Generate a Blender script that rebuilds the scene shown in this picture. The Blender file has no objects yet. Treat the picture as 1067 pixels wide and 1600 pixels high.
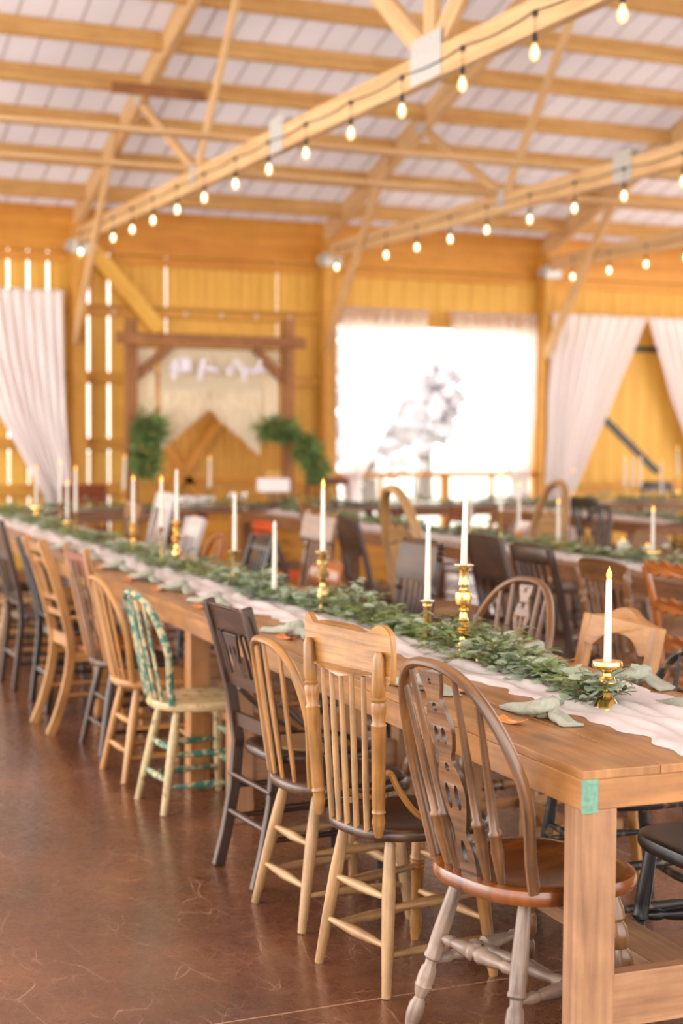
import bpy, math, random
from mathutils import Vector, Matrix
from mathutils.geometry import tessellate_polygon
random.seed(7)
SC = bpy.context.scene
COL = SC.collection
PI = math.pi
sin, cos, tan, rad = math.sin, math.cos, math.tan, math.radians

# ------------------------------------------------------------------ materials
def newmat(name):
    m = bpy.data.materials.new(name); m.use_nodes = True
    nt = m.node_tree; nt.nodes.clear()
    out = nt.nodes.new('ShaderNodeOutputMaterial')
    b = nt.nodes.new('ShaderNodeBsdfPrincipled')
    nt.links.new(b.outputs[0], out.inputs[0])
    return m, nt, b, out
def setp(b, col=None, rough=None, metal=None, coat=None, spec=None):
    if col is not None: b.inputs['Base Color'].default_value = (*col, 1)
    if rough is not None: b.inputs['Roughness'].default_value = rough
    if metal is not None: b.inputs['Metallic'].default_value = metal
    if coat is not None:
        b.inputs['Coat Weight'].default_value = coat; b.inputs['Coat Roughness'].default_value = .25
    if spec is not None: b.inputs['Specular IOR Level'].default_value = spec
def lin(c):
    return tuple(((x/255)/12.92 if x/255 <= .04045 else (((x/255)+.055)/1.055)**2.4) for x in c)
def N(nt, t, **kw):
    n = nt.nodes.new(t)
    for k, v in kw.items(): setattr(n, k, v)
    return n
def ramp(nt, stops):
    r = N(nt, 'ShaderNodeValToRGB'); e = r.color_ramp.elements
    while len(e) < len(stops): e.new(.5)
    for i, (p, c) in enumerate(stops):
        e[i].position = p; e[i].color = (*c, 1) if len(c) == 3 else c
    return r
def wood(name, light, dark, rough=.45, sx=14, sy=1.2, coat=0, wear=None, wear_amt=.6, bump=.15, knots=0.0, blotch=.28):
    """Grain runs along V of the UV map (metres)."""
    m, nt, b, out = newmat(name); L = nt.links
    uv = N(nt, 'ShaderNodeUVMap'); oi = N(nt, 'ShaderNodeObjectInfo')
    mp = N(nt, 'ShaderNodeMapping'); mp.inputs['Scale'].default_value = (sx, sy, 1)
    L.new(uv.outputs[0], mp.inputs[0])
    cmb = N(nt, 'ShaderNodeCombineXYZ')
    mul = N(nt, 'ShaderNodeMath', operation='MULTIPLY'); mul.inputs[1].default_value = 57.0
    L.new(oi.outputs['Random'], mul.inputs[0])
    L.new(mul.outputs[0], cmb.inputs[0]); L.new(mul.outputs[0], cmb.inputs[2])
    L.new(cmb.outputs[0], mp.inputs['Location'])
    n1 = N(nt, 'ShaderNodeTexNoise'); n1.inputs['Scale'].default_value = 1.0; n1.inputs['Detail'].default_value = 4
    n1.inputs['Distortion'].default_value = 1.2
    L.new(mp.outputs[0], n1.inputs[0])
    w = N(nt, 'ShaderNodeTexNoise'); w.inputs['Scale'].default_value = 6; w.inputs['Detail'].default_value = 3
    L.new(mp.outputs[0], w.inputs[0])
    mx = N(nt, 'ShaderNodeMath', operation='MULTIPLY_ADD'); mx.inputs[1].default_value = .35
    L.new(w.outputs[0], mx.inputs[0]); 
    sc = N(nt, 'ShaderNodeMath', operation='MULTIPLY'); sc.inputs[1].default_value = .72
    L.new(n1.outputs[0], sc.inputs[0]); L.new(sc.outputs[0], mx.inputs[2])
    mid = tuple((a+c)/2 for a, c in zip(light, dark))
    r = ramp(nt, [(.33, dark), (.5, mid), (.68, light)])
    L.new(mx.outputs[0], r.inputs[0]); colout = r.outputs[0]
    if knots:
        tc = N(nt, 'ShaderNodeUVMap'); mp2 = N(nt, 'ShaderNodeMapping'); mp2.inputs['Scale'].default_value = (4.0, 1.7, 1)
        L.new(tc.outputs[0], mp2.inputs[0]); L.new(cmb.outputs[0], mp2.inputs['Location'])
        vo = N(nt, 'ShaderNodeTexVoronoi'); vo.inputs['Scale'].default_value = 1.0
        L.new(mp2.outputs[0], vo.inputs[0])
        kr = ramp(nt, [(.04, (knots,)*3), (.13, (0, 0, 0))])
        L.new(vo.outputs['Distance'], kr.inputs[0])
        mk = N(nt, 'ShaderNodeMixRGB'); mk.inputs[2].default_value = (*[x*.45 for x in dark], 1)
        L.new(kr.outputs[0], mk.inputs[0]); L.new(colout, mk.inputs[1]); colout = mk.outputs[0]
    if wear:
        n2 = N(nt, 'ShaderNodeTexNoise'); n2.inputs['Scale'].default_value = 26; n2.inputs['Detail'].default_value = 6
        g = N(nt, 'ShaderNodeTexCoord'); L.new(g.outputs['Object'], n2.inputs[0])
        r2 = ramp(nt, [(1-wear_amt-.05, (0, 0, 0)), (1-wear_amt+.05, (1, 1, 1))]); L.new(n2.outputs[0], r2.inputs[0])
        m2 = N(nt, 'ShaderNodeMixRGB'); m2.inputs[2].default_value = (*wear, 1)
        L.new(r2.outputs[0], m2.inputs[0]); L.new(colout, m2.inputs[1]); colout = m2.outputs[0]
    nb_ = N(nt, 'ShaderNodeTexNoise'); nb_.inputs['Scale'].default_value = 5.5; nb_.inputs['Detail'].default_value = 5; nb_.inputs['Roughness'].default_value = .65
    gb_ = N(nt, 'ShaderNodeTexCoord'); ab_ = N(nt, 'ShaderNodeVectorMath', operation='ADD'); L.new(gb_.outputs['Object'], ab_.inputs[0]); L.new(cmb.outputs[0], ab_.inputs[1]); L.new(ab_.outputs[0], nb_.inputs[0])
    rb_ = ramp(nt, [(.32, (1-blotch,)*3), (.62, (1.0,)*3)]); L.new(nb_.outputs[0], rb_.inputs[0])
    mb_ = N(nt, 'ShaderNodeMixRGB', blend_type='MULTIPLY'); mb_.inputs[0].default_value = 1; L.new(colout, mb_.inputs[1]); L.new(rb_.outputs[0], mb_.inputs[2]); colout = mb_.outputs[0]
    L.new(colout, b.inputs['Base Color'])
    if bump:
        bp = N(nt, 'ShaderNodeBump'); bp.inputs['Strength'].default_value = bump; bp.inputs['Distance'].default_value = .003
        L.new(mx.outputs[0], bp.inputs['Height']); L.new(bp.outputs[0], b.inputs['Normal'])
    setp(b, rough=rough, coat=coat*.6)
    return m
def plain(name, col, rough=.5, metal=0, noise=0, scale=8, coat=0, trans=0):
    m, nt, b, out = newmat(name); setp(b, col, rough, metal, coat)
    if noise:
        n = N(nt, 'ShaderNodeTexNoise'); n.inputs['Scale'].default_value = scale; n.inputs['Detail'].default_value = 5
        g = N(nt, 'ShaderNodeTexCoord'); nt.links.new(g.outputs['Object'], n.inputs[0])
        r = ramp(nt, [(.3, tuple(c*(1-noise) for c in col)), (.7, tuple(min(1, c*(1+noise)) for c in col))])
        nt.links.new(n.outputs[0], r.inputs[0]); nt.links.new(r.outputs[0], b.inputs['Base Color'])
    if trans:
        t = N(nt, 'ShaderNodeBsdfTranslucent'); t.inputs[0].default_value = (*col, 1)
        mx = N(nt, 'ShaderNodeMixShader'); mx.inputs[0].default_value = trans
        nt.links.new(b.outputs[0], mx.inputs[1]); nt.links.new(t.outputs[0], mx.inputs[2])
        nt.links.new(mx.outputs[0], out.inputs[0])
    return m
def emis(name, col, s, base=(.9, .85, .75)):
    m, nt, b, out = newmat(name); setp(b, base, .4)
    b.inputs['Emission Color'].default_value = (*col, 1); b.inputs['Emission Strength'].default_value = s
    return m

M = {}
M['table'] = wood('table_wood', lin((192, 134, 76)), lin((134, 84, 44)), .34, 11, .8, coat=.15, knots=.5, bump=.1)
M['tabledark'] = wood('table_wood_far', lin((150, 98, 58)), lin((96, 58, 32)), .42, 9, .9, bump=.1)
M['post'] = wood('table_leg_wood', lin((186, 138, 98)), lin((136, 92, 62)), .5, 16, .8)
M['pine'] = wood('pine_boards', lin((238, 188, 84)), lin((214, 156, 48)), .55, 7, .4, knots=.5, bump=.04, blotch=.06)
M['header'] = wood('pine_header', lin((226, 160, 60)), lin((198, 126, 36)), .55, 6, .4, knots=.7, bump=.05, blotch=.1)
M['timber'] = wood('truss_timber', lin((228, 190, 138)), lin((198, 150, 98)), .6, 14, .7, knots=.35, bump=.05, blotch=.08)
M['purlin'] = wood('purlin_timber', lin((224, 180, 112)), lin((190, 136, 70)), .6, 14, .6, knots=.4, bump=.05, blotch=.12)
M['postw'] = wood('post_timber', lin((224, 166, 70)), lin((186, 126, 42)), .6, 12, .6, bump=.05, blotch=.12)
M['arbor'] = wood('arbor_timber', lin((176, 118, 66)), lin((128, 78, 38)), .6, 12, .6)
M['oak'] = wood('golden_oak', lin((196, 140, 74)), lin((126, 80, 36)), .34, 26, 1.6, coat=.25, blotch=.38)
M['oaklight'] = wood('worn_light_oak', lin((198, 156, 106)), lin((140, 98, 58)), .42, 26, 1.6, coat=.1, blotch=.4)
M['oakdark'] = wood('dark_seat_oak', lin((98, 64, 38)), lin((48, 30, 18)), .3, 20, 1.4, coat=.35)
M['orange'] = wood('orange_oak', lin((190, 108, 42)), lin((134, 66, 20)), .25, 20, 1.4, coat=.6)
M['honey'] = wood('honey_pine', lin((196, 142, 80)), lin((156, 100, 46)), .38, 16, 1.2, coat=.2)
M['walnut'] = wood('walnut', lin((80, 50, 32)), lin((36, 22, 14)), .36, 22, 1.3, coat=.2)
M['ebony'] = wood('near_black_paint', lin((44, 38, 35)), lin((18, 16, 15)), .32, 22, 1.3, coat=.35)
M['ebonyworn'] = wood('worn_black_paint', lin((58, 52, 46)), lin((30, 27, 24)), .5, 22, 1.3, wear=lin((140, 110, 76)), wear_amt=.40)
M['weathered'] = wood('weathered_grey_wood', lin((172, 146, 126)), lin((100, 74, 56)), .4, 34, 1.5, coat=.2, blotch=.45)
M['windsor'] = wood('windsor_brown', lin((150, 102, 60)), lin((60, 40, 26)), .3, 24, 1.2, coat=.5, blotch=.45)
M['saddle'] = wood('glossy_saddle_seat', lin((150, 84, 34)), lin((84, 42, 16)), .2, 9, 1.8, coat=.8)
M['green'] = wood('chipped_green_paint', lin((70, 132, 112)), lin((40, 96, 84)), .55, 20, 1.5, wear=lin((196, 178, 136)), wear_amt=.5)
M['cream'] = wood('chipped_cream_paint', lin((216, 190, 142)), lin((180, 148, 100)), .5, 20, 1.5, wear=lin((150, 112, 66)), wear_amt=.38)
M['brown'] = wood('mid_brown_wood', lin((146, 98, 56)), lin((92, 58, 30)), .3, 22, 1.3, coat=.4)
M['tan'] = wood('tan_carved_wood', lin((186, 142, 88)), lin((140, 98, 54)), .45, 18, 1.3)
M['redwood'] = wood('reddish_wood', lin((140, 68, 36)), lin((96, 42, 22)), .35, 18, 1.3, coat=.3)
M['cane'] = plain('cane_seat', lin((168, 128, 78)), .7, noise=.3, scale=160)
M['greenend'] = plain('green_end_grain', lin((110, 152, 128)), .7, noise=.25, scale=60)
M['steel'] = plain('galvanised_steel', lin((205, 204, 198)), .45, .35, noise=.06, scale=40)
M['blackiron'] = plain('black_iron', lin((46, 58, 62)), .5)
M['brass'] = plain('polished_brass', (.80, .52, .17), .17, 1)
M['brassold'] = plain('aged_brass', (.50, .34, .14), .28, 1)
M['candle'] = plain('ivory_wax', lin((226, 218, 202)), .45, trans=.1)
M['flameon'] = emis('lit_flame_tip', (1, .50, .11), 2.1, (.7, .3, .05))
M['flameoff'] = plain('unlit_flame_tip', lin((240, 234, 226)), .4)
def bulb_mat():
    m, nt, b, out = newmat('lit_bulb_glass')
    e = N(nt, 'ShaderNodeEmission'); e.inputs[0].default_value = (1, .62, .22, 1); e.inputs[1].default_value = 2.4
    t = N(nt, 'ShaderNodeBsdfTransparent'); mx = N(nt, 'ShaderNodeMixShader'); mx.inputs[0].default_value = .45
    nt.links.new(e.outputs[0], mx.inputs[1]); nt.links.new(t.outputs[0], mx.inputs[2]); nt.links.new(mx.outputs[0], out.inputs[0]); return m
M['bulb'] = bulb_mat()
M['filament'] = emis('glowing_filament', (1, .86, .6), 22)
M['bulboff'] = plain('clear_bulb', lin((230, 215, 190)), .1)
M['socket'] = plain('black_socket', lin((52, 42, 36)), .5)
M['sage'] = plain('sage_linen', lin((172, 172, 154)), .9, noise=.08, scale=90, trans=.1)
M['gauze'] = plain('white_gauze', lin((244, 232, 226)), .9, noise=.03, scale=60, trans=.3)
M['curtain'] = plain('white_curtain', lin((248, 240, 238)), .9, trans=.12)
M['sheer'] = plain('sheer_white_curtain', lin((250, 244, 243)), .9, trans=.75)
M['macrame'] = plain('cream_macrame', lin((250, 236, 208)), .9, noise=.05, scale=30, trans=.1)
M['panelcloth'] = plain('cream_panel', lin((248, 232, 200)), .9, trans=.05)
M['tag'] = plain('orange_leather_tag', lin((226, 130, 52)), .4)
M['tagink'] = plain('white_ink', lin((250, 235, 220)), .6)
M['signwhite'] = plain('white_acrylic', lin((236, 230, 244)), .4)
M['stem'] = plain('stem_green', lin((128, 112, 66)), .7)
M['leafa'] = plain('ruscus_leaf', lin((142, 160, 100)), .5, noise=.45, scale=22, trans=.22)
M['leafb'] = plain('eucalyptus_leaf', lin((170, 182, 156)), .55, noise=.25, scale=16, trans=.12)
M['leafc'] = plain('deep_green_leaf', lin((104, 126, 78)), .5, noise=.4, scale=18, trans=.15)
M['fern'] = plain('fern_green', lin((116, 144, 78)), .5, noise=.5, scale=9, trans=.25)
M['glarewood'] = wood('window_glare_wood', lin((222, 214, 210)), lin((176, 160, 150)), .4, 22, 1.3, coat=.3)  # brown wood with the pale window glare put into its colour
M['white'] = plain('white_ceramic', lin((244, 240, 238)), .35)
M['gold'] = plain('gold_topper', (.85, .62, .25), .3, 1)
M['orangecloth'] = plain('orange_upholstery', lin((226, 88, 30)), .8)
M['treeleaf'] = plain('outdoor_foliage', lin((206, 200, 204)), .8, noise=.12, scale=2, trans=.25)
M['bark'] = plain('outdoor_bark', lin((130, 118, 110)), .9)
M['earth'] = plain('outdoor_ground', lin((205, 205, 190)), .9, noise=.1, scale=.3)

def glass_mat():
    m, nt, b, out = newmat('clear_glass'); setp(b, (.95, .95, .95), .03); b.inputs['Transmission Weight'].default_value = .9
    return m
M['glass'] = glass_mat()
def roof_mat():
    m, nt, b, out = newmat('roof_sheet'); L = nt.links
    g = N(nt, 'ShaderNodeTexCoord'); n = N(nt, 'ShaderNodeTexNoise'); n.inputs['Scale'].default_value = .6
    L.new(g.outputs['Object'], n.inputs[0])
    r = ramp(nt, [(.3, lin((214, 206, 212))), (.7, lin((238, 232, 238)))]); L.new(n.outputs[0], r.inputs[0])
    L.new(r.outputs[0], b.inputs['Base Color']); setp(b, rough=.42)
    t = N(nt, 'ShaderNodeBsdfTranslucent'); t.inputs[0].default_value = (.9, .88, .93, 1)
    mx = N(nt, 'ShaderNodeMixShader'); mx.inputs[0].default_value = .07
    L.new(b.outputs[0], mx.inputs[1]); L.new(t.outputs[0], mx.inputs[2]); L.new(mx.outputs[0], out.inputs[0])
    return m
M['roof'] = roof_mat()
M['ribshadow'] = plain('roof_rib_shadow_line', lin((196, 188, 190)), .6)
def floor_mat():
    m, nt, b, out = newmat('stained_concrete'); L = nt.links
    g = N(nt, 'ShaderNodeTexCoord')
    n = N(nt, 'ShaderNodeTexNoise'); n.inputs['Scale'].default_value = 1.3; n.inputs['Detail'].default_value = 7; n.inputs['Roughness'].default_value = .62
    L.new(g.outputs['Object'], n.inputs[0])
    r = ramp(nt, [(.3, lin((70, 40, 26))), (.5, lin((98, 58, 38))), (.72, lin((132, 82, 54)))]); L.new(n.outputs[0], r.inputs[0])
    n2 = N(nt, 'ShaderNodeTexNoise'); n2.inputs['Scale'].default_value = 26; n2.inputs['Detail'].default_value = 4
    L.new(g.outputs['Object'], n2.inputs[0])
    mx = N(nt, 'ShaderNodeMixRGB', blend_type='OVERLAY'); mx.inputs[0].default_value = .22
    L.new(r.outputs[0], mx.inputs[1]); L.new(n2.outputs[0], mx.inputs[2]); c = mx.outputs[0]
    # scratches: thin bright arcs from distorted voronoi edges
    for k, (s, rot, amt) in enumerate([(3.1, .4, .5), (5.6, 1.3, .5), (9.5, 2.2, .45)]):
        mp = N(nt, 'ShaderNodeMapping'); mp.inputs['Rotation'].default_value = (0, 0, rot); mp.inputs['Scale'].default_value = (s, s*.42, 1)
        L.new(g.outputs['Object'], mp.inputs[0])
        nz = N(nt, 'ShaderNodeTexNoise'); nz.inputs['Scale'].default_value = 1.1; L.new(mp.outputs[0], nz.inputs[0])
        ad = N(nt, 'ShaderNodeMixRGB', blend_type='ADD'); ad.inputs[0].default_value = .8
        L.new(mp.outputs[0], ad.inputs[1]); L.new(nz.outputs[1], ad.inputs[2])
        v = N(nt, 'ShaderNodeTexVoronoi', feature='DISTANCE_TO_EDGE'); v.inputs['Scale'].default_value = 1.3; L.new(ad.outputs[0], v.inputs[0])
        rr = ramp(nt, [(.0, (1, 1, 1)), (.009, (0, 0, 0))]); L.new(v.outputs[0], rr.inputs[0])
        mask = N(nt, 'ShaderNodeTexNoise'); mask.inputs['Scale'].default_value = 3+k; L.new(g.outputs['Object'], mask.inputs[0])
        mr = ramp(nt, [(.46, (0, 0, 0)), (.62, (amt, amt, amt))]); L.new(mask.outputs[0], mr.inputs[0])
        mu = N(nt, 'ShaderNodeMath', operation='MULTIPLY'); L.new(rr.outputs[0], mu.inputs[0]); L.new(mr.outputs[0], mu.inputs[1])
        m2 = N(nt, 'ShaderNodeMixRGB'); m2.inputs[2].default_value = (*lin((205, 165, 140)), 1)
        L.new(mu.outputs[0], m2.inputs[0]); L.new(c, m2.inputs[1]); c = m2.outputs[0]
    # saw cut joints
    sp = N(nt, 'ShaderNodeSeparateXYZ'); L.new(g.outputs['Object'], sp.inputs[0])
    for ax, off, per in ((1, 3.715, 4.2), (0, -1.3, 4.5)):
        a = N(nt, 'ShaderNodeMath', operation='SUBTRACT'); a.inputs[1].default_value = off-per*.5; L.new(sp.outputs[ax], a.inputs[0])
        p = N(nt, 'ShaderNodeMath', operation='PINGPONG'); p.inputs[1].default_value = per*.5; L.new(a.outputs[0], p.inputs[0])
        cm = N(nt, 'ShaderNodeMath', operation='GREATER_THAN'); cm.inputs[1].default_value = per*.5-.0032; L.new(p.outputs[0], cm.inputs[0])
        m3 = N(nt, 'ShaderNodeMixRGB'); m3.inputs[2].default_value = (*lin((178, 138, 108)), 1)
        L.new(cm.outputs[0], m3.inputs[0]); L.new(c, m3.inputs[1]); c = m3.outputs[0]
    L.new(c, b.inputs['Base Color'])
    rg = ramp(nt, [(.3, (.2,)*3), (.7, (.36,)*3)]); L.new(n2.outputs[0], rg.inputs[0]); L.new(rg.outputs[0], b.inputs['Roughness'])
    bp = N(nt, 'ShaderNodeBump'); bp.inputs['Strength'].default_value = .06; bp.inputs['Distance'].default_value = .003
    L.new(n.outputs[0], bp.inputs['Height']); L.new(bp.outputs[0], b.inputs['Normal'])
    b.inputs['Specular IOR Level'].default_value = .8; b.inputs['Coat Weight'].default_value = .42; b.inputs['Coat Roughness'].default_value = .17
    return m
M['floor'] = floor_mat()

# ------------------------------------------------------------------ mesh builder
class MB:
    def __init__(s): s.v = []; s.f = []; s.uv = []; s.mi = []; s.cur = 0
    def face(s, idx, uvs): s.f.append(idx); s.uv.append(uvs); s.mi.append(s.cur)
    def sweep(s, path, sec, up=(0, 0, 1), caps=True, closed=False, scale=None):
        """path points, sec = list of (a,b) or function(i)->list; a along side, b along up."""
        P = [Vector(p) for p in path]; n = len(P); rings = []; L = 0; lens = []
        upv = Vector(up).normalized()
        for i in range(n):
            if i: L += (P[i]-P[i-1]).length
            lens.append(L)
            if closed: t = P[(i+1) % n]-P[i-1]
            else: t = P[min(i+1, n-1)]-P[max(i-1, 0)]
            if t.length < 1e-9: t = Vector((0, 0, 1))
            t.normalize()
            u = upv
            if abs(t.dot(u)) > .995: u = Vector((1, 0, 0)) if abs(t.x) < .9 else Vector((0, 1, 0))
            side = t.cross(u).normalized(); u2 = side.cross(t).normalized()
            S = sec(i) if callable(sec) else sec
            k = scale[i] if scale else 1
            base = len(s.v)
            for a, b in S: s.v.append(P[i]+side*(a*k)+u2*(b*k))
            rings.append((base, S))
        m = len(rings[0][1]); per = [0]
        S = rings[0][1]
        for j in range(m):
            a, b = S[j], S[(j+1) % m]; per.append(per[-1]+math.hypot(a[0]-b[0], a[1]-b[1]))
        R = n if closed else n-1
        for i in range(R):
            A = rings[i][0]; B = rings[(i+1) % n][0]; l0 = lens[i]; l1 = lens[i+1] if i+1 < n else lens[i]+(P[0]-P[-1]).length
            for j in range(m):
                k = (j+1) % m
                s.face((A+j, A+k, B+k, B+j), ((per[j], l0), (per[j+1], l0), (per[j+1], l1), (per[j], l1)))
        if caps and not closed:
            A = rings[0][0]; S0 = rings[0][1]; s.face(tuple(A+j for j in range(m))[::-1], tuple((S0[j][0], S0[j][1]) for j in range(m))[::-1])
            A = rings[-1][0]; S1 = rings[-1][1]; s.face(tuple(A+j for j in range(m)), tuple((S1[j][0], S1[j][1]) for j in range(m)))
        return s
    def tube(s, path, r, n=8, up=(0, 0, 1), flat=1.0, closed=False):
        N_ = len(path)
        rf = r if callable(r) else (lambda i: r[i] if isinstance(r, (list, tuple)) else r)
        sec = lambda i: [(cos(2*PI*j/n)*rf(i), sin(2*PI*j/n)*rf(i)*flat) for j in range(n)]
        return s.sweep(path, sec, up, closed=closed)
    def turned(s, p0, p1, prof, n=12):
        """prof: (t, r) list along p0->p1"""
        p0, p1 = Vector(p0), Vector(p1)
        path = [p0.lerp(p1, t) for t, r in prof]; rs = [r for t, r in prof]
        return s.tube(path, rs, n, up=(0, 1, 0) if abs((p1-p0).normalized().y) < .9 else (1, 0, 0))
    def beam(s, p0, p1, w, h, up=(0, 0, 1)):
        a, b = w/2, h/2
        return s.sweep([p0, p1], [(-a, -b), (a, -b), (a, b), (-a, b)], up)
    def strip(s, path, w, h, up=(0, 0, 1), scale=None):
        a, b = w/2, h/2
        return s.sweep(path, [(-a, -b), (a, -b), (a, b), (-a, b)], up, scale=scale)
    def box(s, c, d, axis=None):
        """box; grain along longest axis (or axis)"""
        d = list(d); ax = d.index(max(d)) if axis is None else axis
        p0 = list(c); p1 = list(c); p0[ax] -= d[ax]/2; p1[ax] += d[ax]/2
        if ax == 2: s.beam(p0, p1, d[0] if True else 0, d[1], up=(0, 1, 0))
        elif ax == 1: s.beam(p0, p1, d[0], d[2])
        else: s.beam(p0, p1, d[1], d[2])
        return s
    def plate(s, outer, th, f, holes=(), grain=0):
        """outer 2D outline (CCW) extruded; f(a,b,side) -> 3D with side in -1..1 * th/2"""
        polys = [[Vector((x, y, 0)) for x, y in outer]]+[[Vector((x, y, 0)) for x, y in h] for h in holes]
        flat = [p for po in polys for p in po]
        tris = tessellate_polygon(polys)
        for side in (1, -1):
            base = len(s.v)
            for p in flat: s.v.append(Vector(f(p.x, p.y, side*th/2)))
            for t in tris:
                a, b, c = [flat[i] for i in t]
                ar = (b.x-a.x)*(c.y-a.y)-(c.x-a.x)*(b.y-a.y)
                t = tuple(t) if (ar > 0) == (side > 0) else tuple(t)[::-1]
                s.face(tuple(base+i for i in t), tuple((flat[i].y, flat[i].x) if grain == 0 else (flat[i].x, flat[i].y) for i in t))
        n = len(flat); b1 = len(s.v)-2*n; b0 = len(s.v)-n
        off = 0
        for po in polys:
            m = len(po); acc = 0
            for j in range(m):
                k = (j+1) % m; l = (po[k]-po[j]).length
                s.face((b1+off+j, b0+off+j, b0+off+k, b1+off+k), ((0, acc), (th, acc), (th, acc+l), (0, acc+l))); acc += l
            off += m
        return s
    def build(s, name, mats, parent=None, smooth=True, loc=(0, 0, 0), rotz=0, bevel=0, ang=38, subsurf=0, flipfix=True):
        me = bpy.data.meshes.new(name)
        me.from_pydata([tuple(v) for v in s.v], [], s.f)
        uvl = me.uv_layers.new(name='UVMap')
        d = [0.0]*(2*len(me.loops)); i = 0
        for uvs in s.uv:
            for a, b in uvs: d[i] = a; d[i+1] = b; i += 2
        uvl.data.foreach_set('uv', d)
        if not isinstance(mats, (list, tuple)): mats = [mats]
        for m in mats: me.materials.append(m)
        if len(mats) > 1: me.polygons.foreach_set('material_index', s.mi)
        if smooth:
            me.polygons.foreach_set('use_smooth', [True]*len(me.polygons))
            me.set_sharp_from_angle(angle=rad(ang))
        me.update()
        o = bpy.data.objects.new(name, me); COL.objects.link(o)
        o.location = loc; o.rotation_euler = (0, 0, rotz)
        if parent: o.parent = parent
        if bevel:
            b = o.modifiers.new('bevel', 'BEVEL'); b.width = bevel; b.segments = 2; b.limit_method = 'ANGLE'; b.angle_limit = rad(35)
        return o
def thing(name, label, cat, loc=(0, 0, 0), rotz=0, group=None):
    o = bpy.data.objects.new(name, None); COL.objects.link(o)
    o.empty_display_size = .1; o.location = loc; o.rotation_euler = (0, 0, rotz)
    return tag(o, label, cat, group)
def tag(o, label, cat, group=None, kind=None):
    o['label'] = label; o['category'] = cat
    if group: o['group'] = group
    if kind: o['kind'] = kind
    return o
def struct(o): o['kind'] = 'structure'; return o

# ------------------------------------------------------------------ frames
H = 1.54
TA = rad(2.25)
C0 = (1.8807, 2.9223)
Ux, Uy, Vx, Vy = sin(TA), cos(TA), cos(TA), -sin(TA)
def T(u, v, z=0): return (C0[0]+u*Ux+v*Vx, C0[1]+u*Uy+v*Vy, z)
TH = .78
ROT_L = -PI/2-TA      # chairs on the left of a table, facing +V
ROT_R = PI/2-TA

# ------------------------------------------------------------------ camera
cam = bpy.data.cameras.new('camera'); co = bpy.data.objects.new('camera', cam); COL.objects.link(co)
YAW, PIT, ROL = rad(23.6), rad(2.9), rad(.33)
fw = Vector((sin(YAW)*cos(PIT), cos(YAW)*cos(PIT), -sin(PIT))); rt = Vector((cos(YAW), -sin(YAW), 0)); up = rt.cross(fw)
r2 = rt*cos(ROL)+up*sin(ROL); u2 = up*cos(ROL)-rt*sin(ROL)
mt = Matrix((r2, u2, -fw)).transposed().to_4x4(); mt.translation = (0, 0, H)
co.matrix_world = mt
cam.sensor_fit = 'VERTICAL'; cam.sensor_height = 36; cam.lens = 36*2384/1600
cam.clip_start = .05; cam.clip_end = 300
cam.dof.use_dof = True; cam.dof.focus_distance = 4.1; cam.dof.aperture_fstop = 2.1; cam.dof.aperture_blades = 0
SC.camera = co

# ------------------------------------------------------------------ setting: floor, wall, roof
XL, XR = -5.0, 15.0
f = MB(); f.v = [Vector(p) for p in ((XL, -3, 0), (XR, -3, 0), (XR, 17.1, 0), (XL, 17.1, 0))]
f.face((0, 1, 2, 3), ((0, 0), (1, 0), (1, 1), (0, 1)))
struct(f.build('floor', M['floor'], smooth=False))

WY = 17.0
WX0, WX1, WZ0, WZ1 = 7.29, 10.10, 1.08, 2.86
gaps = [2.9, 3.14, 3.40, 3.62, 3.84, 4.30, 4.535, 5.21, 5.66, 6.09, 6.58]
w = MB()
edges = [XL]; x = XL
gset = sorted(gaps)
while x < XR:
    nx = [g for g in gset if x+.02 < g <= x+.30]
    if nx: x = nx[0]
    else: x += .235
    edges.append(min(x, XR))
for a, b in zip(edges, edges[1:]):
    ga = .0105 if any(abs(a-g) < 1e-6 for g in gaps) else .0015
    gb = .0105 if any(abs(b-g) < 1e-6 for g in gaps) else .0015
    if 5.6 < a < 6.2: ga = min(ga, .003)
    if a > 5.1: ga = min(ga, .0065)
    if 5.6 < b < 6.2: gb = min(gb, .003)
    if b > 5.1: gb = min(gb, .0065)
    x0, x1 = a+ga, b-gb
    if x1-x0 < .01: continue
    dy = random.uniform(0, .006)
    segs = [(0, 4.07)]
    if b > -1.7 and a < .9: segs = [(0, .5), (2.86, 4.07)]
    if b > WX0 and a < WX1: segs = [(0, .35), (WZ1, 4.07)]
    for z0, z1 in segs:
        w.box(((x0+x1)/2, WY+.012+dy, (z0+z1)/2), (x1-x0, .022, z1-z0), 2)
struct(w.build('wall_back', M['pine'], smooth=False))
# header beams and girts between posts
POSTX = [-1.9, 1.12, 4.15, 7.19, 10.22, 13.25]
POSTX = [-1.9, 1.12, 4.15, 7.18, 10.215, 13.25]
h = MB(); h.box(((XL+XR)/2, WY-.03, 3.815), (XR-XL, .05, .50), 0)
h.box(((XL+XR)/2, WY-.02, 3.50), (XR-XL, .035, .10), 0)
struct(h.build('trim_1', M['header'], smooth=False, bevel=.004))
k = 2
for (a, b) in zip(POSTX, POSTX[1:]):
    zs = [(2.93, .13), (2.17, .13), (1.42, .13), (.90, .14)]
    if a > 7: zs = []
    if a < 0: zs = [(2.95, .12), (.46, .10)]
    if 7.1 < a < 7.3: zs = [(2.95, .12)]
    if a > 10: zs = [(.88, .14)]
    for z, hh in zs:
        g = MB().box(((a+b)/2, WY-.03, z), (b-a-.16, .045, hh), 0)
        struct(g.build('trim_%d' % k, M['postw'], smooth=False, bevel=.003)); k += 1
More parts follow.
